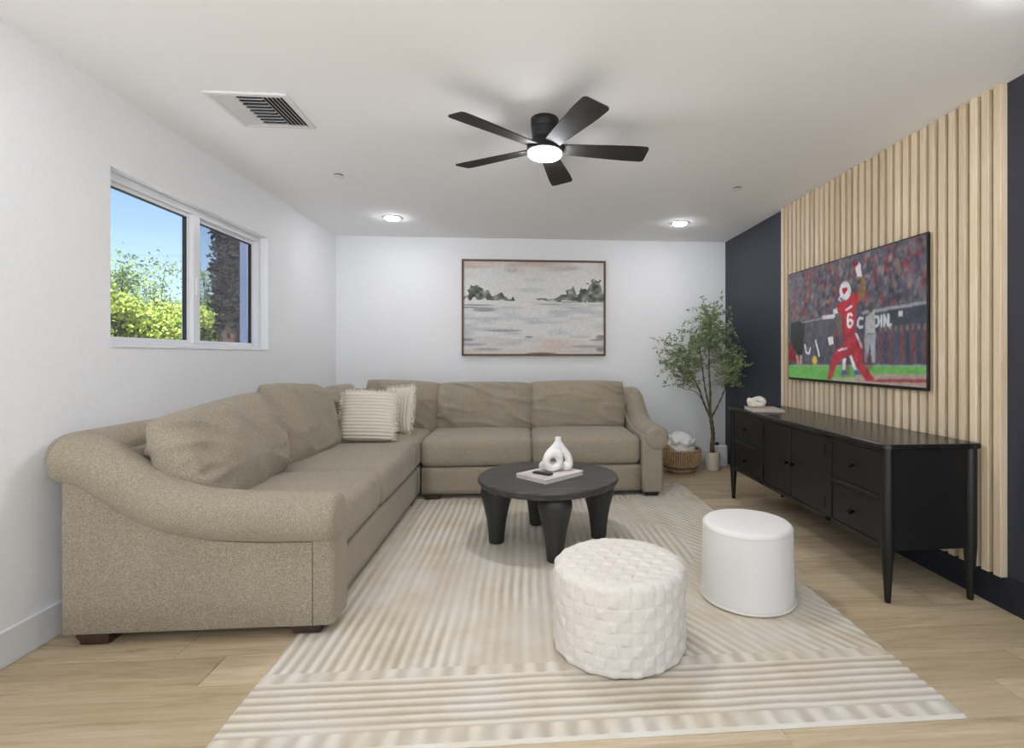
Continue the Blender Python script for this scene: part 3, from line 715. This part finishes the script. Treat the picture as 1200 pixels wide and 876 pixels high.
# back cushions: puffy pillows with a pinched seam
def pillow_geo(wd, ht, th, seed, wr=.012, n=44, p=2.6, corner=.03):
    u = np.linspace(-1, 1, n); A, B = np.meshgrid(u, u, indexing='ij')
    A = np.sign(A) * (1 - (1 - np.abs(A)) ** 1.5); B = np.sign(B) * (1 - (1 - np.abs(B)) ** 1.5)
    f = np.clip((1 - np.abs(A) ** p) * (1 - np.abs(B) ** p), 0, 1) ** .5
    ru = 1 - corner * (B ** 4) * np.abs(A) ** 2 * 0 - .035 * (1 - B ** 2) * 0
    X = A * wd / 2 * (1 + .02 * (1 - B ** 2)); Z = B * ht / 2 * (1 + .03 * (1 - A ** 2))
    k = 1 - corner * (np.abs(A) * np.abs(B)) ** 6; X *= k; Z *= k
    Vs = []
    for s in (-1, 1):
        Y = s * f * th / 2
        W = np.zeros_like(Y)
        for i in range(n):
            for j in range(n):
                q = Vector((X[i, j] * 2.6 + seed, Z[i, j] * 8.5 + X[i, j] * 2.2 + s * 4, seed * 1.7))
                r = 1 - abs(mnoise.noise(q)) * 2
                edge = (abs(A[i, j]) ** 2 + .5 * abs(B[i, j]) ** 2)
                W[i, j] = wr * (mnoise.noise(Vector((X[i, j] * 5 + seed, Z[i, j] * 5, s + seed))) + (max(r, 0) ** 4) * 1.3 * min(1, .2 + edge))
        Y = Y + s * W * np.clip(f * 2, 0, 1)
        Vs.append(np.stack([X, Y, Z], -1).reshape(-1, 3))
    V = np.vstack(Vs); m = n * n
    Fc = grid_faces(n, n) + [tuple(i + m for i in q[::-1]) for q in grid_faces(n, n)]
    # weld the border
    bi = [(i, 0) for i in range(n)] + [(n - 1, j) for j in range(1, n)] + [(i, n - 1) for i in range(n - 2, -1, -1)] + [(0, j) for j in range(n - 2, 0, -1)]
    mp = {m + i * n + j: i * n + j for i, j in bi}
    Fc = [tuple(mp.get(i, i) for i in q) for q in Fc]
    keep = sorted(set(i for q in Fc for i in q)); ren = {a: b for b, a in enumerate(keep)}
    return V[keep], [tuple(ren[i] for i in q) for q in Fc]
def backc(cx, cy, cz, wd, ht, th, yaw, lean, seed, roll=0., wr=.02):
    m = Matrix.Rotation(yaw, 3, 'Z') @ Matrix.Rotation(lean, 3, 'X') @ Matrix.Rotation(roll, 3, 'Y')
    return obj('back_cushion', xf(pillow_geo(wd, ht, th, seed, wr), (cx, cy, cz), mat=m), 'sofa', sofa)
# window run faces +X (yaw 90), back run faces -Y (yaw 0)
backc(-1.50, 2.74, .70, .94, .50, .30, R(90), R(-18), 1.1, R(-4), .026)
backc(-1.52, 3.66, .715, .92, .54, .28, R(90), R(-15), 2.2, R(4))
backc(-1.555, 4.49, .69, .74, .47, .25, R(90), R(-12), 3.3)
backc(-1.14, 4.90, .70, .68, .49, .26, 0, R(-10), 4.4, R(3))
backc(-.365, 4.90, .69, .90, .47, .27, 0, R(-10), 5.5, 0, .034)
backc(.515, 4.90, .695, .90, .48, .27, 0, R(-10), 6.6)
# feet
def foot(x, y):
    g = rbox(.13, .12, .055, .006, (3, 3, 3)); V = g[0].copy(); k = np.where(V[:, 2] < 0, .86, 1.)[:, None]; V[:, :2] *= k
    on = RX0 - .04 < x < RX1 and RY0 < y < RY1      # some feet stand on the rug
    if on: V[:, 2] *= (.055 - .0125) / .055
    obj('foot', (V + np.array([x, y, .055 - (.0425 if on else .055) / 2]), g[1]), 'foot', sofa, sharp=40)
for x, y in ((-1.745, 2.275), (-.91, 2.275), (-1.76, 5.0), (-.74, 4.27), (-.74, 5.0), (1.06, 4.25), (1.06, 5.05), (-.92, 4.1)): foot(x, y)

# throw pillows
def throw(name, loc, wd, yaw, lean, seed, label, tilt=0.):
    m = Matrix.Rotation(yaw, 3, 'Z') @ Matrix.Rotation(lean, 3, 'X') @ Matrix.Rotation(tilt, 3, 'Y')
    n = 64; V, Fc = pillow_geo(wd, wd * .94, .15, seed, .004, n, 2.6, .03)
    V = V.copy(); rb = np.sin(2 * math.pi * V[:, 2] / .026)
    V[:, 1] += np.sign(V[:, 1]) * .0055 * rb * np.clip(np.abs(V[:, 1]) / .02, 0, 1)
    t = thing(name, loc, label, 'pillow')
    G = xf((V, Fc), loc, mat=m); obj('cover', G, 'cream', t)
    fr = []; rr_ = random.Random(int(seed * 10)); h = wd / 2
    for k in range(46):
        s = -1 + 2 * (k + .5) / 46
        for (px, pz, dx, dz) in ((s * h, h * .94, 0, 1), (h * 1.0, s * h * .94, 1, 0), (-h * 1.0, s * h * .94, -1, 0)):
            L = .02 + .022 * rr_.random(); a = rr_.uniform(-.6, .6); yy = rr_.uniform(-.008, .008)
            P = np.array([(px - dx * .012, yy, pz - dz * .012), (px + dx * L * .5 + dz * a * .006, yy * 1.5, pz + dz * L * .5 + dx * a * .006), (px + dx * L + dz * a * .02, yy * 2 - .004, pz + dz * L * .8 + dx * a * .02 - .004)])
            fr.append(tube(P, [.005, .0048, .0035], 5))
    f = obj('fringe', xf(join(*fr), loc, mat=m), 'cream', t)
    return t
throw('throw_pillow', (-1.215, 4.13, .703), .40, R(2), R(-16), 1.7, 'cream corded throw pillow with fringe, the front one in the sofa corner', R(2))
throw('throw_pillow', (-1.08, 4.52, .705), .38, R(-38), R(-10), 3.4, 'cream corded throw pillow tucked behind another against the back sofa cushion', R(86))

# ---------------------------------------------------------------- coffee table
CX, CY = .155, 3.235
ct = thing('coffee_table', (CX, CY, 0), 'round charcoal wood coffee table with four bulbous tapered legs', 'coffee table')
TZ = .425
obj('tabletop', lathe([(.40, -.045), (.425, -.045), (.428, -.03), (.436, -.028), (.441, -.02), (.441, -.008), (.434, 0), (.40, .0), (.2, 0)], 72, (CX, CY, TZ)), 'charcoal', ct, sharp=35)
RUGZ = .0125
for a in (5, 102, 181, 274):
    lx, ly = CX + .325 * math.cos(R(a)), CY + .325 * math.sin(R(a)); H_ = TZ - .045 - RUGZ
    prof = [(.044, 0), (.048, .004), (.053, .07), (.062, .14), (.076, .21), (.090, .265), (.0985, .305), (.0985, .328), (.091, .35), (.074, H_)]
    obj('leg', lathe(prof, 28, (lx, ly, RUGZ)), 'charcoal_leg', ct, sharp=50)
# book, remote and ceramic knot on the table
def book(name, loc, sx, sy, th, rz, cover, label, cat='book'):
    t = thing(name, loc, label, cat)
    def g(a): return xf(a, loc, (0, 0, rz))
    obj('pages', g(box(-sx / 2 + .004, sx / 2 - .005, -sy / 2 + .005, sy / 2 - .005, .003, th - .003)), 'paper', t, False)
    obj('cover', g(join(bevbox(-sx / 2, sx / 2, -sy / 2, sy / 2, 0, .003, .001), bevbox(-sx / 2, sx / 2, -sy / 2, sy / 2, th - .003, th, .001), bevbox(-sx / 2, -sx / 2 + .004, -sy / 2, sy / 2, .003, th - .003, .0008))), cover, t, False)
    return t
book('hardcover_book', (.165, 3.195, TZ + .0005), .34, .26, .026, R(43), 'bookcover', 'pale hardcover book under a ceramic knot on the coffee table')
t = thing('remote_control', (.115, 3.135, TZ + .027), 'slim dark remote control lying on the book on the coffee table', 'remote control')
obj('remote_body', xf(rbox(.13, .042, .014, .006, (6, 4, 3)), (.115, 3.135, TZ + .034), (0, 0, R(-35))), 'remote', t)
bt = [xf(lathe([(.003, 0), (.004, .0015), (.003, .002)], 8), (.115 + math.cos(R(-35)) * d - math.sin(R(-35)) * e, 3.135 + math.sin(R(-35)) * d + math.cos(R(-35)) * e, TZ + .0405)) for d in (-.045, -.03, -.015, 0, .015) for e in (-.01, 0, .01)]
obj('buttons', join(*bt), 'button', t)
def blob(name, tubes, mat, vox, label, cat, group=None):
    """several thick loops fused into one body"""
    o = obj(name, join(*tubes), mat)
    md = o.modifiers.new('fuse', 'REMESH'); md.mode = 'VOXEL'; md.voxel_size = vox; md.use_smooth_shade = True
    sm = o.modifiers.new('soften', 'SMOOTH'); sm.iterations = 4; sm.factor = .5
    return tag(o, label, cat, group)
bz = TZ + .0275
vx, vy = .205, 3.235
k1 = catmull([(vx + .012, vy, bz + .212), (vx + .014, vy, bz + .178), (vx + .040, vy + .005, bz + .135), (vx + .074, vy + .005, bz + .085), (vx + .080, vy, bz + .032), (vx + .045, vy - .01, bz + .027)], 6)
k2 = catmull([(vx + .012, vy, bz + .168), (vx - .018, vy - .01, bz + .135), (vx - .050, vy - .03, bz + .105), (vx - .066, vy - .04, bz + .065)], 6)
rg = [(vx - .024 + .044 * math.cos(a), vy - .045 + .012 * math.cos(a), bz + .068 + .043 * math.sin(a)) for a in np.linspace(0, 2 * math.pi, 29)[:-1]]
k3 = catmull([(vx - .070, vy - .03, bz + .05), (vx - .088, vy - .01, bz + .034), (vx - .05, vy + .02, bz + .028), (vx + .04, vy + .01, bz + .028)], 5)
k4 = catmull([(vx + .012, vy, bz + .16), (vx + .010, vy - .01, bz + .12), (vx + .02, vy - .03, bz + .085)], 5)
blob('knot_vase', [tube(k1, np.linspace(.020, .028, len(k1)), 14), tube(k2, .026, 14), tube(rg, .0235, 14, True), tube(k3, .024, 14), tube(k4, .024, 14)], 'ceramic', .0045, 'white ceramic knot shaped vase standing on the coffee table book', 'vase')

# ---------------------------------------------------------------- ottomans
O1 = (.388, 2.073)
def weave(p, q):
    # checkered blocks: every other one stands proud, soft creases between them
    i, j = math.floor(p), math.floor(q); fx, fy = 2 * (p - i) - 1, 2 * (q - j) - 1
    e = (1 - abs(fx) ** 3) * (1 - abs(fy) ** 3); up = (i + j) % 2
    return (.0068 if up else .0012) * e
def pouf():
    n, Rr, H_, z0 = 300, .264, .332, RUGZ
    prof = []
    for q in np.linspace(0, 1, 7): prof.append((Rr - .02 + .02 * math.sin(q * math.pi / 2), .02 - .02 * math.cos(q * math.pi / 2)))
    for z in np.linspace(.025, H_ - .045, 76): prof.append((Rr, z))
    for q in np.linspace(.08, 1, 12): prof.append((Rr - .035 + .035 * math.cos(q * math.pi / 2), H_ - .035 + .035 * math.sin(q * math.pi / 2)))
    for r in np.linspace(Rr - .045, .004, 46): prof.append((r, H_ + .006 * (1 - (r / Rr) ** 2)))
    V = []; arc = 0; last = prof[0]
    for i in range(n): V.append([])
    for (r, z) in prof:
        arc += math.hypot(r - last[0], z - last[1]); last = (r, z)
        topz = z > H_ - .02
        for i in range(n):
            a = 2 * math.pi * i / n
            if topz and r < Rr - .03:
                X, Y = r * math.cos(a + .4), r * math.sin(a + .4); h = .7 * weave(X / .046, Y / .046); V[i].append((O1[0] + r * math.cos(a), O1[1] + r * math.sin(a), z0 + z + h))
            else:
                h = weave(a / (2 * math.pi) * 36, arc / .044)
                V[i].append((O1[0] + (r + h) * math.cos(a), O1[1] + (r + h) * math.sin(a), z0 + z))
    m = len(prof); W = [p for l in V for p in l]; Fc = grid_faces(n, m, True)
    Fc += [tuple(i * m for i in range(n))[::-1], tuple(i * m + m - 1 for i in range(n))]
    return np.array(W), Fc
tag(obj('pouf_ottoman', pouf(), 'boucle'), 'round ivory pouf ottoman with a chunky checkered weave on the rug', 'ottoman')
O2 = (1.083, 2.418)
t = thing('drum_ottoman', (*O2, RUGZ), 'smooth white drum ottoman with a piped hem beside the checkered pouf', 'ottoman')
pf = [(.21, 0), (.2165, .006), (.215, .03), (.211, .2), (.208, .32)] + [(.208 - .026 + .026 * math.cos(a), .342 + .022 * math.sin(a)) for a in np.linspace(0, math.pi / 2, 8)] + [(.15, .366), (.08, .369), (.02, .370)]
obj('cover', lathe(pf, 72, (*O2, RUGZ)), 'ivory', t)
ringp = [(O2[0] + .2165 * math.cos(a), O2[1] + .2165 * math.sin(a), RUGZ + .007) for a in np.linspace(0, 2 * math.pi, 73)[:-1]]
obj('hem_piping', tube(ringp, .0065, 8, True), 'ivory_pipe', t)
ringp = [(O2[0] + .2075 * math.cos(a), O2[1] + .2075 * math.sin(a), RUGZ + .339) for a in np.linspace(0, 2 * math.pi, 73)[:-1]]
obj('top_seam', tube(ringp, .0025, 6, True), 'ivory_pipe', t)

# ---------------------------------------------------------------- media console
KX0, KX1, KY0, KY1, KZ0, KZ1 = 1.705, 2.172, 2.295, 4.14, .25, .732
kc = thing('media_console', ((KX0 + KX1) / 2, (KY0 + KY1) / 2, 0), 'long black wood media console with drawers and doors below the television', 'console')
obj('body', join(bevbox(KX0 + .018, KX1, KY0 + .012, KY1 - .012, KZ0, KZ1, .002)), 'black', kc, False)
def top_geo():
    x0, x1, y0, y1 = KX0 - .016, KX1 + .008, KY0 - .014, KY1 + .014; r = .04; pts = []
    for cx, cy, a0 in ((x0 + r, y0 + r, 180), (x1 - .01, y0 + .01, 270), (x1 - .01, y1 - .01, 0), (x0 + r, y1 - r, 90)):
        rr = r if a0 in (180, 90) else .01
        for q in range(0, 91, 15): pts.append((cx + rr * math.cos(R(a0 + q)), cy + rr * math.sin(R(a0 + q))))
    n = len(pts); P = np.array(pts); c = P.mean(0); lev = [(KZ1, .006), (KZ1 + .004, 0), (KZ1 + .022, 0), (KZ1 + .026, .004)]
    V = []
    for z, i in lev:
        for p in P:
            d = p - c; V.append((p[0] - np.sign(d[0]) * i, p[1] - np.sign(d[1]) * i, z))
    Fc = [tuple(range(n))[::-1], tuple(range(3 * n, 4 * n))] + [(l * n + i, l * n + (i + 1) % n, (l + 1) * n + (i + 1) % n, (l + 1) * n + i) for l in range(3) for i in range(n)]
    return np.array(V), Fc
obj('console_top', top_geo(), 'blacktop_sheen', kc, False)
for x in (KX0 + .026, KX1 - .02):
    for y in (KY0 + .022, KY1 - .022):
        obj('leg', lathe([(.0125, 0), (.0135, .004), (.021, .14), (.027, .245), (.028, .27), (.028, KZ1)], 24, (x, y, 0)), 'black', kc, sharp=50)
# front frame members
fx0 = KX0 + .004
for (a, b) in ((KY0 + .035, KY0 + .055), (2.733, 2.788), (3.553, 3.602), (KY1 - .075, KY1 - .035)):
    obj('stile', bevbox(fx0, KX0 + .02, a, b, KZ0, KZ1, .002), 'black', kc, False)
for (a, b, z0, z1) in ((KY0 + .055, 2.733, .478, .503), (3.602, KY1 - .075, .478, .503), (KY0 + .055, KY1 - .075, KZ0, .274), (KY0 + .055, KY1 - .075, .716, KZ1)):
    obj('rail', bevbox(fx0, KX0 + .02, a, b, z0, z1, .002), 'black', kc, False)
def knob(par, y, z):
    g = lathe([(.006, 0), (.006, .012), (.011, .016), (.013, .022), (.011, .028), (.004, .030)], 18)
    obj('knob', xf(g, (KX0 + .008, y, z), (0, R(-90), 0)), 'brass', par)
def front(name, y0, y1, z0, z1, ky, kz, hinge=None):
    d = obj(name, bevbox(KX0 + .0095, KX0 + .022, y0 + .003, y1 - .003, z0 + .003, z1 - .003, .002), 'black', kc, False)
    knob(d, ky, kz)
    if hinge:
        for hz in (.345, .645): obj('hinge', lathe([(.004, 0), (.005, .002), (.005, .058), (.004, .06)], 12, (KX0 + .006, hinge, hz - .03)), 'brass', d)
for (a, b) in ((KY0 + .055, 2.733), (3.602, KY1 - .075)):
    front('drawer', a, b, .503, .716, (a + b) / 2, .608); front('drawer', a, b, .274, .478, (a + b) / 2, .366)
front('cabinet_door', 2.788, 3.171, .274, .716, 3.14, .485, 2.792); front('cabinet_door', 3.171, 3.553, .274, .716, 3.205, .485, 3.549)
CT = KZ1 + .0265
book('hardcover_book', (1.835, 3.80, CT), .30, .23, .018, R(78), 'bookcover2', 'blush hardcover book under a cream knot on the black console')
q0 = np.array([1.80, 3.86, CT + .0185])
def Q(*l): return [q0 + np.array(p) for p in l]
c1 = catmull(Q((-.055, .02, .055), (-.035, .0, .048), (.0, -.02, .025), (.04, -.02, .028), (.062, .0, .045), (.045, .03, .062), (.0, .035, .050), (-.035, .02, .026), (-.02, -.02, .024)), 6)
blob('knot_ornament', [tube(c1, .0225, 14)], 'ceramic2', .005, 'small cream ceramic knot ornament lying on the book on the console', 'ornament')

# ---------------------------------------------------------------- corner: basket, olive tree, white box
BX, BY = 1.595, 5.13
bk = thing('wicker_basket', (BX, BY, 0), 'round honey wicker basket on a low foot beside the olive tree', 'basket')
obj('bowl', lathe([(.14, .045), (.165, .06), (.185, .10), (.198, .15), (.2, .2), (.194, .235), (.182, .235), (.186, .2), (.17, .1), (.13, .07)], 48, (BX, BY, 0)), 'wickerdark', bk)
obj('foot_ring', lathe([(.12, 0), (.135, .002), (.14, .03), (.145, .045), (.1, .046)], 48, (BX, BY, 0)), 'wicker', bk)
st = []
for i in range(56):
    a = 2 * math.pi * i / 56
    st.append(tube([(BX + r * math.cos(a), BY + r * math.sin(a), z) for r, z in ((.168, .058), (.190, .10), (.203, .15), (.205, .2), (.199, .238))], .0075, 6))
obj('stakes', join(*st), 'wicker', bk)
for r, z in ((.172, .06), (.2, .232)):
    obj('band', tube([(BX + r * math.cos(a), BY + r * math.sin(a), z) for a in np.linspace(0, 2 * math.pi, 49)[:-1]], .011, 8, True), 'wicker' if z > .1 else 'wickerdark', bk)
hb = []
for k in range(5):
    a = np.linspace(R(120), R(240), 14); lift = (1 - ((np.arange(14) - 6.5) / 6.5) ** 2) * (.03 + .012 * k)
    hb.append(tube(np.stack([BX + .203 * np.cos(a), BY + .203 * np.sin(a), .236 + lift], -1), .008, 6))
obj('raised_rim', join(*hb), 'wicker', bk)
tb = []; rr_ = random.Random(3)
for k in range(26):
    a = k * 2.4; r0 = .142 * math.sqrt((k + .3) / 26); cx, cy, cz = BX + r0 * math.cos(a), BY + r0 * math.sin(a), .245 + .125 * (1 - (r0 / .165) ** 2) + rr_.uniform(-.012, .012)
    L = rr_.uniform(.03, .05); b = rr_.uniform(0, 6.28)
    P = catmull([(cx - L * math.cos(b), cy - L * math.sin(b), cz - .008), (cx, cy, cz + .012), (cx + L * math.cos(b), cy + L * math.sin(b), cz - .008)], 6)
    tb.append(tube(P, .026 + .008 * np.sin(np.linspace(0, math.pi, len(P))), 10))
tb.append(lathe([(.10, .16), (.155, .2), (.155, .245), (.12, .30), (.06, .345), (.02, .355)], 20, (BX, BY, 0)))
blob('knit_blanket', tb, 'knit', .009, 'white chunky knit blanket heaped in the wicker basket', 'blanket')

PX, PY = 1.95, 5.17
pl = thing('potted_olive_tree', (PX, PY, 0), 'slender potted olive tree with grey green leaves in the room corner', 'tree')
obj('planter', lathe([(.06, 0), (.068, .003), (.071, .03), (.073, .18), (.071, .185), (.065, .183), (.064, .155), (.03, .15)], 40, (PX, PY, 0)), 'pot', pl, sharp=40)
obj('soil', lathe([(.02, .150), (.063, .152), (.063, .160), (.03, .168)], 24, (PX, PY, 0)), 'soil', pl)
tr = catmull([(PX, PY, .15), (PX - .006, PY, .24), (PX + .006, PY + .004, .34), (PX - .004, PY, .44), (PX - .02, PY, .55), (PX - .035, PY, .62)], 6)
def knobby(P, r0, r1):
    n = len(P); return tube(P, [r0 + (r1 - r0) * i / n + .0025 * math.sin(i * 1.9) for i in range(n)], 10)
obj('trunk', knobby(tr, .024, .017), 'bark', pl)
lr = random.Random(21); leaves = []; nleaf = 0
def leaf(p, d, L, w_):
    d = np.array(d) / (np.linalg.norm(d) + 1e-9); s = np.cross(d, (lr.uniform(-1, 1), lr.uniform(-1, 1), lr.uniform(-1, 1))); s /= np.linalg.norm(s) + 1e-9; u = np.cross(s, d)
    V = [p, p + d * L * .45 + s * w_ + u * .002, p + d * L, p + d * L * .45 - s * w_ + u * .002, p + d * L * .5 - u * .002]
    return np.array(V), [(0, 1, 4), (1, 2, 4), (2, 3, 4), (3, 0, 4)]
F0 = np.array([PX - .03, PY, .60])
targets = [(-.42, -.05, 1.02), (-.46, .05, 1.30), (-.28, -.08, 1.24), (-.14, .05, 1.40), (.00, -.05, 1.62), (-.06, .08, 1.70), (.06, .0, 1.44), (.13, -.06, 1.34), (.16, -.1, 1.12), (.2, -.22, .98), (-.30, .08, .92), (.05, -.12, 1.18), (-.16, -.1, 1.10), (.12, -.16, 1.05), (-.22, .06, 1.34), (.03, .1, 1.28), (-.50, -.02, 1.08), (.14, -.12, 1.46), (-.04, -.03, 1.54), (-.34, -.1, .84), (-.40, .0, 1.18), (.22, -.25, 1.1)]
stems = []
for (pts, r0) in (([(0, 0, -.05), (-.07, -.01, .10), (-.13, -.02, .26), (-.24, -.01, .46)], .012), ([(0, 0, 0), (.01, .01, .20), (.0, .02, .45), (.0, .02, .82)], .013),
                  ([(.0, 0, -.10), (.07, -.03, .06), (.13, -.07, .24), (.16, -.10, .50)], .011), ([(-.005, 0, .04), (-.04, .03, .25), (-.07, .04, .50), (-.10, .04, .70)], .010)):
    P = catmull([F0 + np.array(p) for p in pts], 8); stems.append(P)
    obj('stem', knobby(P, r0, r0 * .45), 'bark', pl)
for i, (tx, ty, tz) in enumerate(targets):
    e = np.array([PX + tx, PY + ty, tz])
    best = min(((np.linalg.norm(e - q) + .9 * max(0, q[2] - e[2] + .12), q) for P_ in stems for q in P_[len(P_) // 3:]), key=lambda a: a[0])[1]
    mid = best * .5 + e * .5 + np.array([.12 * (best[0] - e[0]), lr.uniform(-.02, .02), .03])
    P = catmull([best, mid, e], 8)
    obj('branch', tube(P, np.linspace(.006, .002, len(P)), 6), 'bark', pl)
    for k in range(18):
        b0 = P[int(len(P) * (1 - .75 * lr.random() ** 1.3) - .01)]
        tip = b0 + np.array([lr.gauss(0, .115), lr.gauss(0, .09), lr.gauss(.0, .115)])
        tip[0] = min(tip[0], 2.17); tip[1] = min(tip[1], 5.46)
        if tip[2] > .86: leaves.append(tube([b0, (b0 + tip) / 2 + np.array([0, 0, .01]), tip], .0013, 4))
        for q in range(9):
            pp = b0 + (tip - b0) * lr.uniform(.2, 1.05); d = (lr.gauss(0, 1), lr.gauss(0, 1), lr.gauss(.2, .8))
            lf = leaf(pp, d, lr.uniform(.032, .058), lr.uniform(.0065, .0105)); V = lf[0]
            if V[:, 0].max() < 2.225 and V[:, 1].max() < 5.53 and V[:, 2].min() > .84 + .5 * max(0, .12 - abs(pp[0] - PX + .1)): leaves.append(lf)
fo = obj('foliage', join(*leaves), 'leaf', pl, False); fo['kind'] = 'stuff'

wb = thing('white_box', (2.06, 5.32, 0), 'small white plastic box topped by a dark blue disc on the floor behind the planter', 'box')
obj('casing', xf(rbox(.14, .10, .235, .012, (4, 4, 6)), (2.085, 5.32, .1175)), 'whiteplastic', wb)
obj('cap', lathe([(.02, 0), (.022, .003), (.022, .022), (.015, .026)], 20, (2.045, 5.30, .2345)), 'bluedisc', wb)  # small dark blue disc on top of the casing

# ---------------------------------------------------------------- outdoors beyond the window
tag(obj('ground', box(-40, 40, -40, 40, -.3, -.16), 'ground'), kind='structure')
tag(obj('added_patio', bevbox(-6, 7, YF - 9, YF - T, -.16, -.06, .01), 'added_patio', None, False), kind='structure')  # unseen pale slab added to bounce sunlight up through the door
tag(obj('house_wing_wall', bevbox(-3.18, -2.2, 6.0, 6.2, -.16, 3.2, .01), 'stucco', None, False), 'blue grey stucco wall corner outside the window', 'wall')
hr = np.random.default_rng(9)
def leafcards(P, size, jit, rng):
    n = len(P); L = size * (.6 + .8 * rng.random(n)); d = rng.normal(size=(n, 3)); d /= np.linalg.norm(d, axis=1)[:, None]
    s = np.cross(d, rng.normal(size=(n, 3))); s /= np.linalg.norm(s, axis=1)[:, None] + 1e-9
    k = np.cross(d, s)
    V = np.stack([P, P + d * L[:, None] * .5 + s * L[:, None] * .32 + k * L[:, None] * .06, P + d * L[:, None], P + d * L[:, None] * .5 - s * L[:, None] * .32 + k * L[:, None] * .06], 1).reshape(-1, 3)
    return V, [(4 * i, 4 * i + 1, 4 * i + 2, 4 * i + 3) for i in range(n)]
hx, hy0, hy1, hz = -5.3, 5.2, 12., 1.76
n = 42000; yy = hr.uniform(hy0, hy1, n); zt = hz + .06 * np.sin(yy * 2.3) + .05 * np.sin(yy * 5.1)
sel = hr.random(n); fx = hx + .42 + .16 * np.sin(yy * 3.7 + hr.random(n) * .4) * 1. + hr.normal(0, .09, n)
P = np.stack([np.where(sel < .72, fx, hx - .4 + hr.random(n) * 1.0), yy, np.where(sel < .72, hr.random(n) * (zt + .16) - .16, zt + hr.normal(0, .09, n))], -1)
hg = thing('hedge', (hx, 8.6, -.16), 'bright green sunlit clipped hedge outside the window', 'hedge')
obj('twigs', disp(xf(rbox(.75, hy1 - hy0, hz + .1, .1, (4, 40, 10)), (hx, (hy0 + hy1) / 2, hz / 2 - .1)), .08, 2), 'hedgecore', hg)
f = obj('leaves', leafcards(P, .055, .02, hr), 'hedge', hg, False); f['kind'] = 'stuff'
for (x, y, h, sp, lab) in ((-12.2, 18.1, 4.3, .8, 'pale airy tree rising behind the hedge beside the window mullion'), (-9.8, 13.3, 3.5, .75, 'taller pale airy tree rising behind the hedge'), (-13.0, 21.9, 4.6, .9, 'pale airy tree rising behind the hedge beside the shaggy dark tree')):
    tt = thing('garden_tree', (x, y, -.16), lab, 'tree', 'trees behind the hedge'); gs = []
    gs.append(tube([(x, y, -.16), (x + .05, y, h * .4), (x - .05, y, h * .7)], [.07, .05, .03], 7))
    cl = []
    for k in range(9):
        e = np.array([x + hr.normal(0, sp * .5), y + hr.normal(0, sp * .5), h * (.62 + .36 * hr.random())]); cl.append(e)
        gs.append(tube([(x, y, h * .45), ((x + e[0]) / 2, (y + e[1]) / 2, (h * .45 + e[2]) / 2 + .1), e], [.03, .02, .008], 5))
    obj('trunk', join(*gs), 'trunk', tt)
    P = np.vstack([c + hr.normal(0, 1, (150, 3)) * np.array([.3, .3, .18]) for c in cl])
    f = obj('leaves', leafcards(P, .10, .02, hr), 'treeleaf', tt, False); f['kind'] = 'stuff'
x, y = -3.74, 6.92
tt = thing('shaggy_tree', (x, y, -.16), 'tall dark shaggy tree standing in front of the hedge outside the window', 'tree')
g = lathe([(.30, 0), (.28, .3), (.27, 1.2), (.26, 2.0), (.2, 3.2), (.1, 4.4)], 26, (x, y, -.16)); V_, F_ = g; V_[:, :2] = (V_[:, :2] - np.array([x, y])) * .62 + np.array([x, y]); obj('trunk', disp((V_, F_), .03, 9, 2, (1, 1, .25)), 'trunk', tt)
n = 9000; zz_ = .4 + 4.2 * hr.random(n) ** .75; rad = np.where(zz_ > 1.75, .20 + .045 * hr.normal(size=n), .165 + .02 * hr.normal(size=n)) * np.clip(1.25 - zz_ / 6.5, .3, 1)
keep = (zz_ > 1.5) | (hr.random(n) < .15); an = hr.random(n) * 6.283
P = np.stack([x + rad * np.cos(an), y + rad * np.sin(an), zz_], -1)[keep]
f = obj('leaves', leafcards(P, .07, .02, hr), 'darkleaf', tt, False); f['kind'] = 'stuff'
